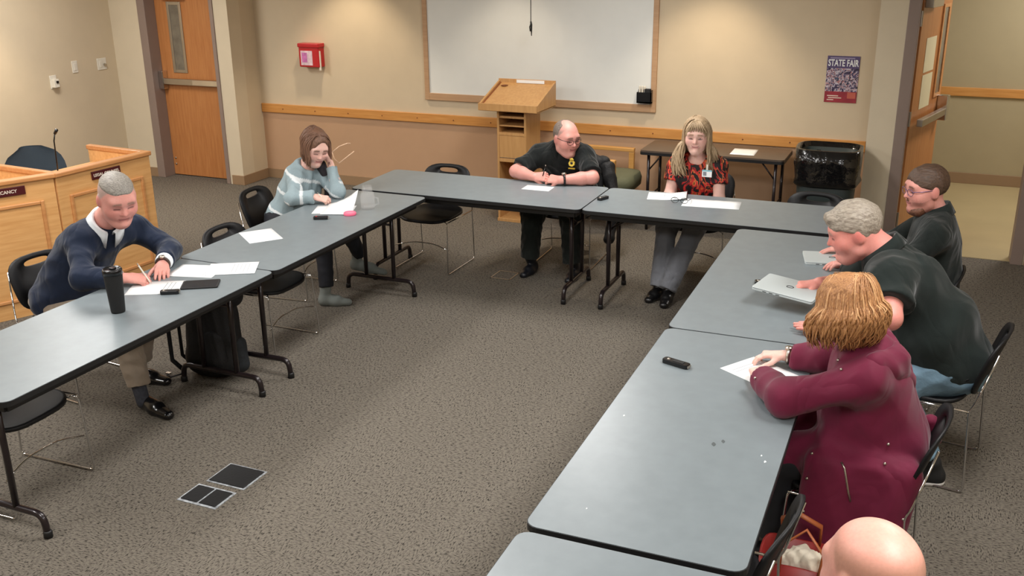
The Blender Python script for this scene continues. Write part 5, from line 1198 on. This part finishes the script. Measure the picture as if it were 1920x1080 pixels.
# ---- bald man at the bottom edge, seen from above and behind
def man_bald():
    P = Person('bald man at the bottom edge seen from above', (.05, 1.8))
    hc = A3(-.02, 1.80, 1.335); R = frame((-.75, .62, -.12)); S = 1.0
    pel, nk = A3(.14, 1.68, .6), A3(.05, 1.75, 1.15); r_ = A3(.62, .75, 0); sR, sL = nk + r_ * .22 + A3(0, 0, -.06), nk - r_ * .22 + A3(0, 0, -.06)
    eR, eL = sR + A3(-.08, .06, -.27), sL + A3(-.1, .04, -.27); wR, wL = A3(-.2, 2.08, .8), A3(-.32, 1.75, .8)
    hp, cuts, lids, W_ = head_prims(hc, R, S, fat=.006)
    pr = P.torso(pel, nk, sL, sR, 1.05, 1.1, 1.15, -.02)[2:] + hp + [(p_cone(hc + (A3(0, -.02, -.05) * S) @ R, nk, .064, .072), .03)] + arm(sR, eR, wR) + arm(sL, eL, wL)
    pr += hand_prims(wR, (-.9, .3, 0), (0, 0, 1), -1, (.3, .3, .35, .4), .4) + hand_prims(wL, (-.9, .3, 0), (0, 0, 1), 1, (.3, .3, .35, .4), .4)
    P.skin(pr, cuts, lids, .0039, lambda v: head_col(v, hc, R, S, (216, 156, 140), dict(scalp=(140, 104, 80), scalp_a=.6, bald=True, brow=(150, 110, 90))))
    M = fabric('slate_blue_shirt', (70, 82, 112))
    sh = P.torso(pel, nk, sL, sR, 1.1, 1.15, 1.2, .012) + sleeve(sR, eR, wR, .074, .064, .048, 1.85) + sleeve(sL, eL, wL, .074, .064, .048, 1.85)
    P.cloth('shirt', sh, M, .009, .006, 20, cuts=[(p_ell(nk + A3(-.03, .03, .06), (.074, .074, .06)), .01)], seed=16)
    P.cloth('trousers', [(p_ell(pel, (.17, .17, .14)), .05)] + leg(pel + A3(-.05, .1, -.02), A3(-.24, 1.99, .56), A3(-.22, 2.0, .1), (.1, .08, .065), .95) + leg(pel + A3(-.05, -.1, -.02), A3(-.3, 1.72, .56), A3(-.28, 1.73, .1), (.1, .08, .065), .95), bpy.data.materials['black_trousers'], .01, .004)
    lea = bpy.data.materials['black_leather']; P.shoe((-.18, 2.0, 0), (-.44, 2.12, 0), lea, h=.007); P.shoe((-.24, 1.73, 0), (-.5, 1.85, 0), lea, h=.007)
man_bald()
chair(.16, 1.66, 142, 'black stacking chair under the bald man at the bottom edge')

# ------------------------------------------------------------------ bags
def backpack():
    b = empty('backpack', (-3.97, 4.42, 0), 0, 'black backpack standing on the carpet under the left table', 'backpack'); o = (-3.97, 4.42, 0)
    sdf_obj('main_body', [(p_cone((-3.99, 4.42, .13), (-4.0, 4.45, .42), .13, .115, ((.3, -.95, 0), .76)), .05), (p_cone((-3.9, 4.45, .13), (-3.93, 4.48, .44), .13, .115, ((.3, -.95, 0), .76)), .06), (p_ell((-3.95, 4.43, .1), (.19, .115, .1)), .05)], .008, M_NYLON, b, o, .008, 18, cuts=[(p_ell((-3.95, 4.44, -.2), (.5, .5, .2)), .01)])
    sdf_obj('front_pocket', [(p_cone((-3.88, 4.35, .12), (-3.9, 4.365, .24), .085, .075, ((.4, -.9, 0), .5)), .05)], .007, M_NYLON, b, o, .005, 24)
    sdf_obj('side_pocket', [(p_cone((-3.79, 4.47, .08), (-3.8, 4.48, .2), .055, .05), .03)], .007, mat('grey_mesh_pocket', (44, 48, 52), .8, var=.2, scale=60), b, o, .004, 30)
    sdf_obj('top_flap', [(p_cone((-4.0, 4.46, .5), (-3.85, 4.52, .5), .08, .075), .04)], .007, M_NYLON, b, o, .005, 24)
    for y0 in (0, .09): MB().tube([(-.14 + y0 * .2, -.1 + y0, .44), (-.2, -.12 + y0, .3), (-.18, -.14 + y0, .12), (-.13, -.1 + y0, .04)], .018, 8, flat=.4).build('shoulder_strap', M_NYLON, b, True)
    MB().tube([(-.12, -.1, .03), (-.18, -.17, .02), (-.24, -.13, .015), (-.2, -.2, .012), (-.14, -.24, .01)], .009, 6, flat=.5).build('loose_strap', M_NYLON, b, True)
    MB().tube([(.02, .04, .57), (.04, .07, .62), (.08, .09, .57)], .01, 6).build('grab_handle', M_NYLON, b, True)
    MB().box(-.25, -.22, -.14, -.12, .012, .024).build('buckle', M_STEEL, b)
backpack()
def tote():
    t = empty('tote_bag', (-.3, 3.4, 0), 0, 'red tote bag with tan straps and cream tissue behind the near chair', 'bag')
    n = 30
    def rg(a, b, zz): return [(a * math.copysign(abs(math.cos(q)) ** .7, math.cos(q)), b * math.copysign(abs(math.sin(q)) ** .7, math.sin(q)), zz + .012 * math.sin(3 * q)) for q in [2 * math.pi * k / n for k in range(n)]]
    loft([rg(.13, .1, .012), rg(.15, .12, .1), rg(.15, .12, .3), rg(.14, .11, .3), rg(.13, .1, .08)], False).build('body', M_TOTE, t, True)
    for s in (-1, 1): MB().tube([(s * .08, -s * .115, .28), (s * .09, -s * .1, .38), (s * .02, -s * .05, .44), (-s * .06, -s * .09, .38), (-s * .06, -s * .115, .28)], .012, 6, flat=.5).build('strap', M_STRAP, t, True)
    sdf_obj('tissue', [(p_cone((-.36, 3.38, .27), (-.27, 3.36, .29), .045, .05), .03), (p_cone((-.3, 3.42, .28), (-.22, 3.38, .27), .04, .045), .03)], .006, M_TISSUE, t, (-.3, 3.4, 0), .012, 50)
    sdf_obj('dark_contents', [(p_ell((-.3, 3.4, .2), (.12, .09, .06)), .02)], .008, M_NYLON, t, (-.3, 3.4, 0), .01, 40)
tote()
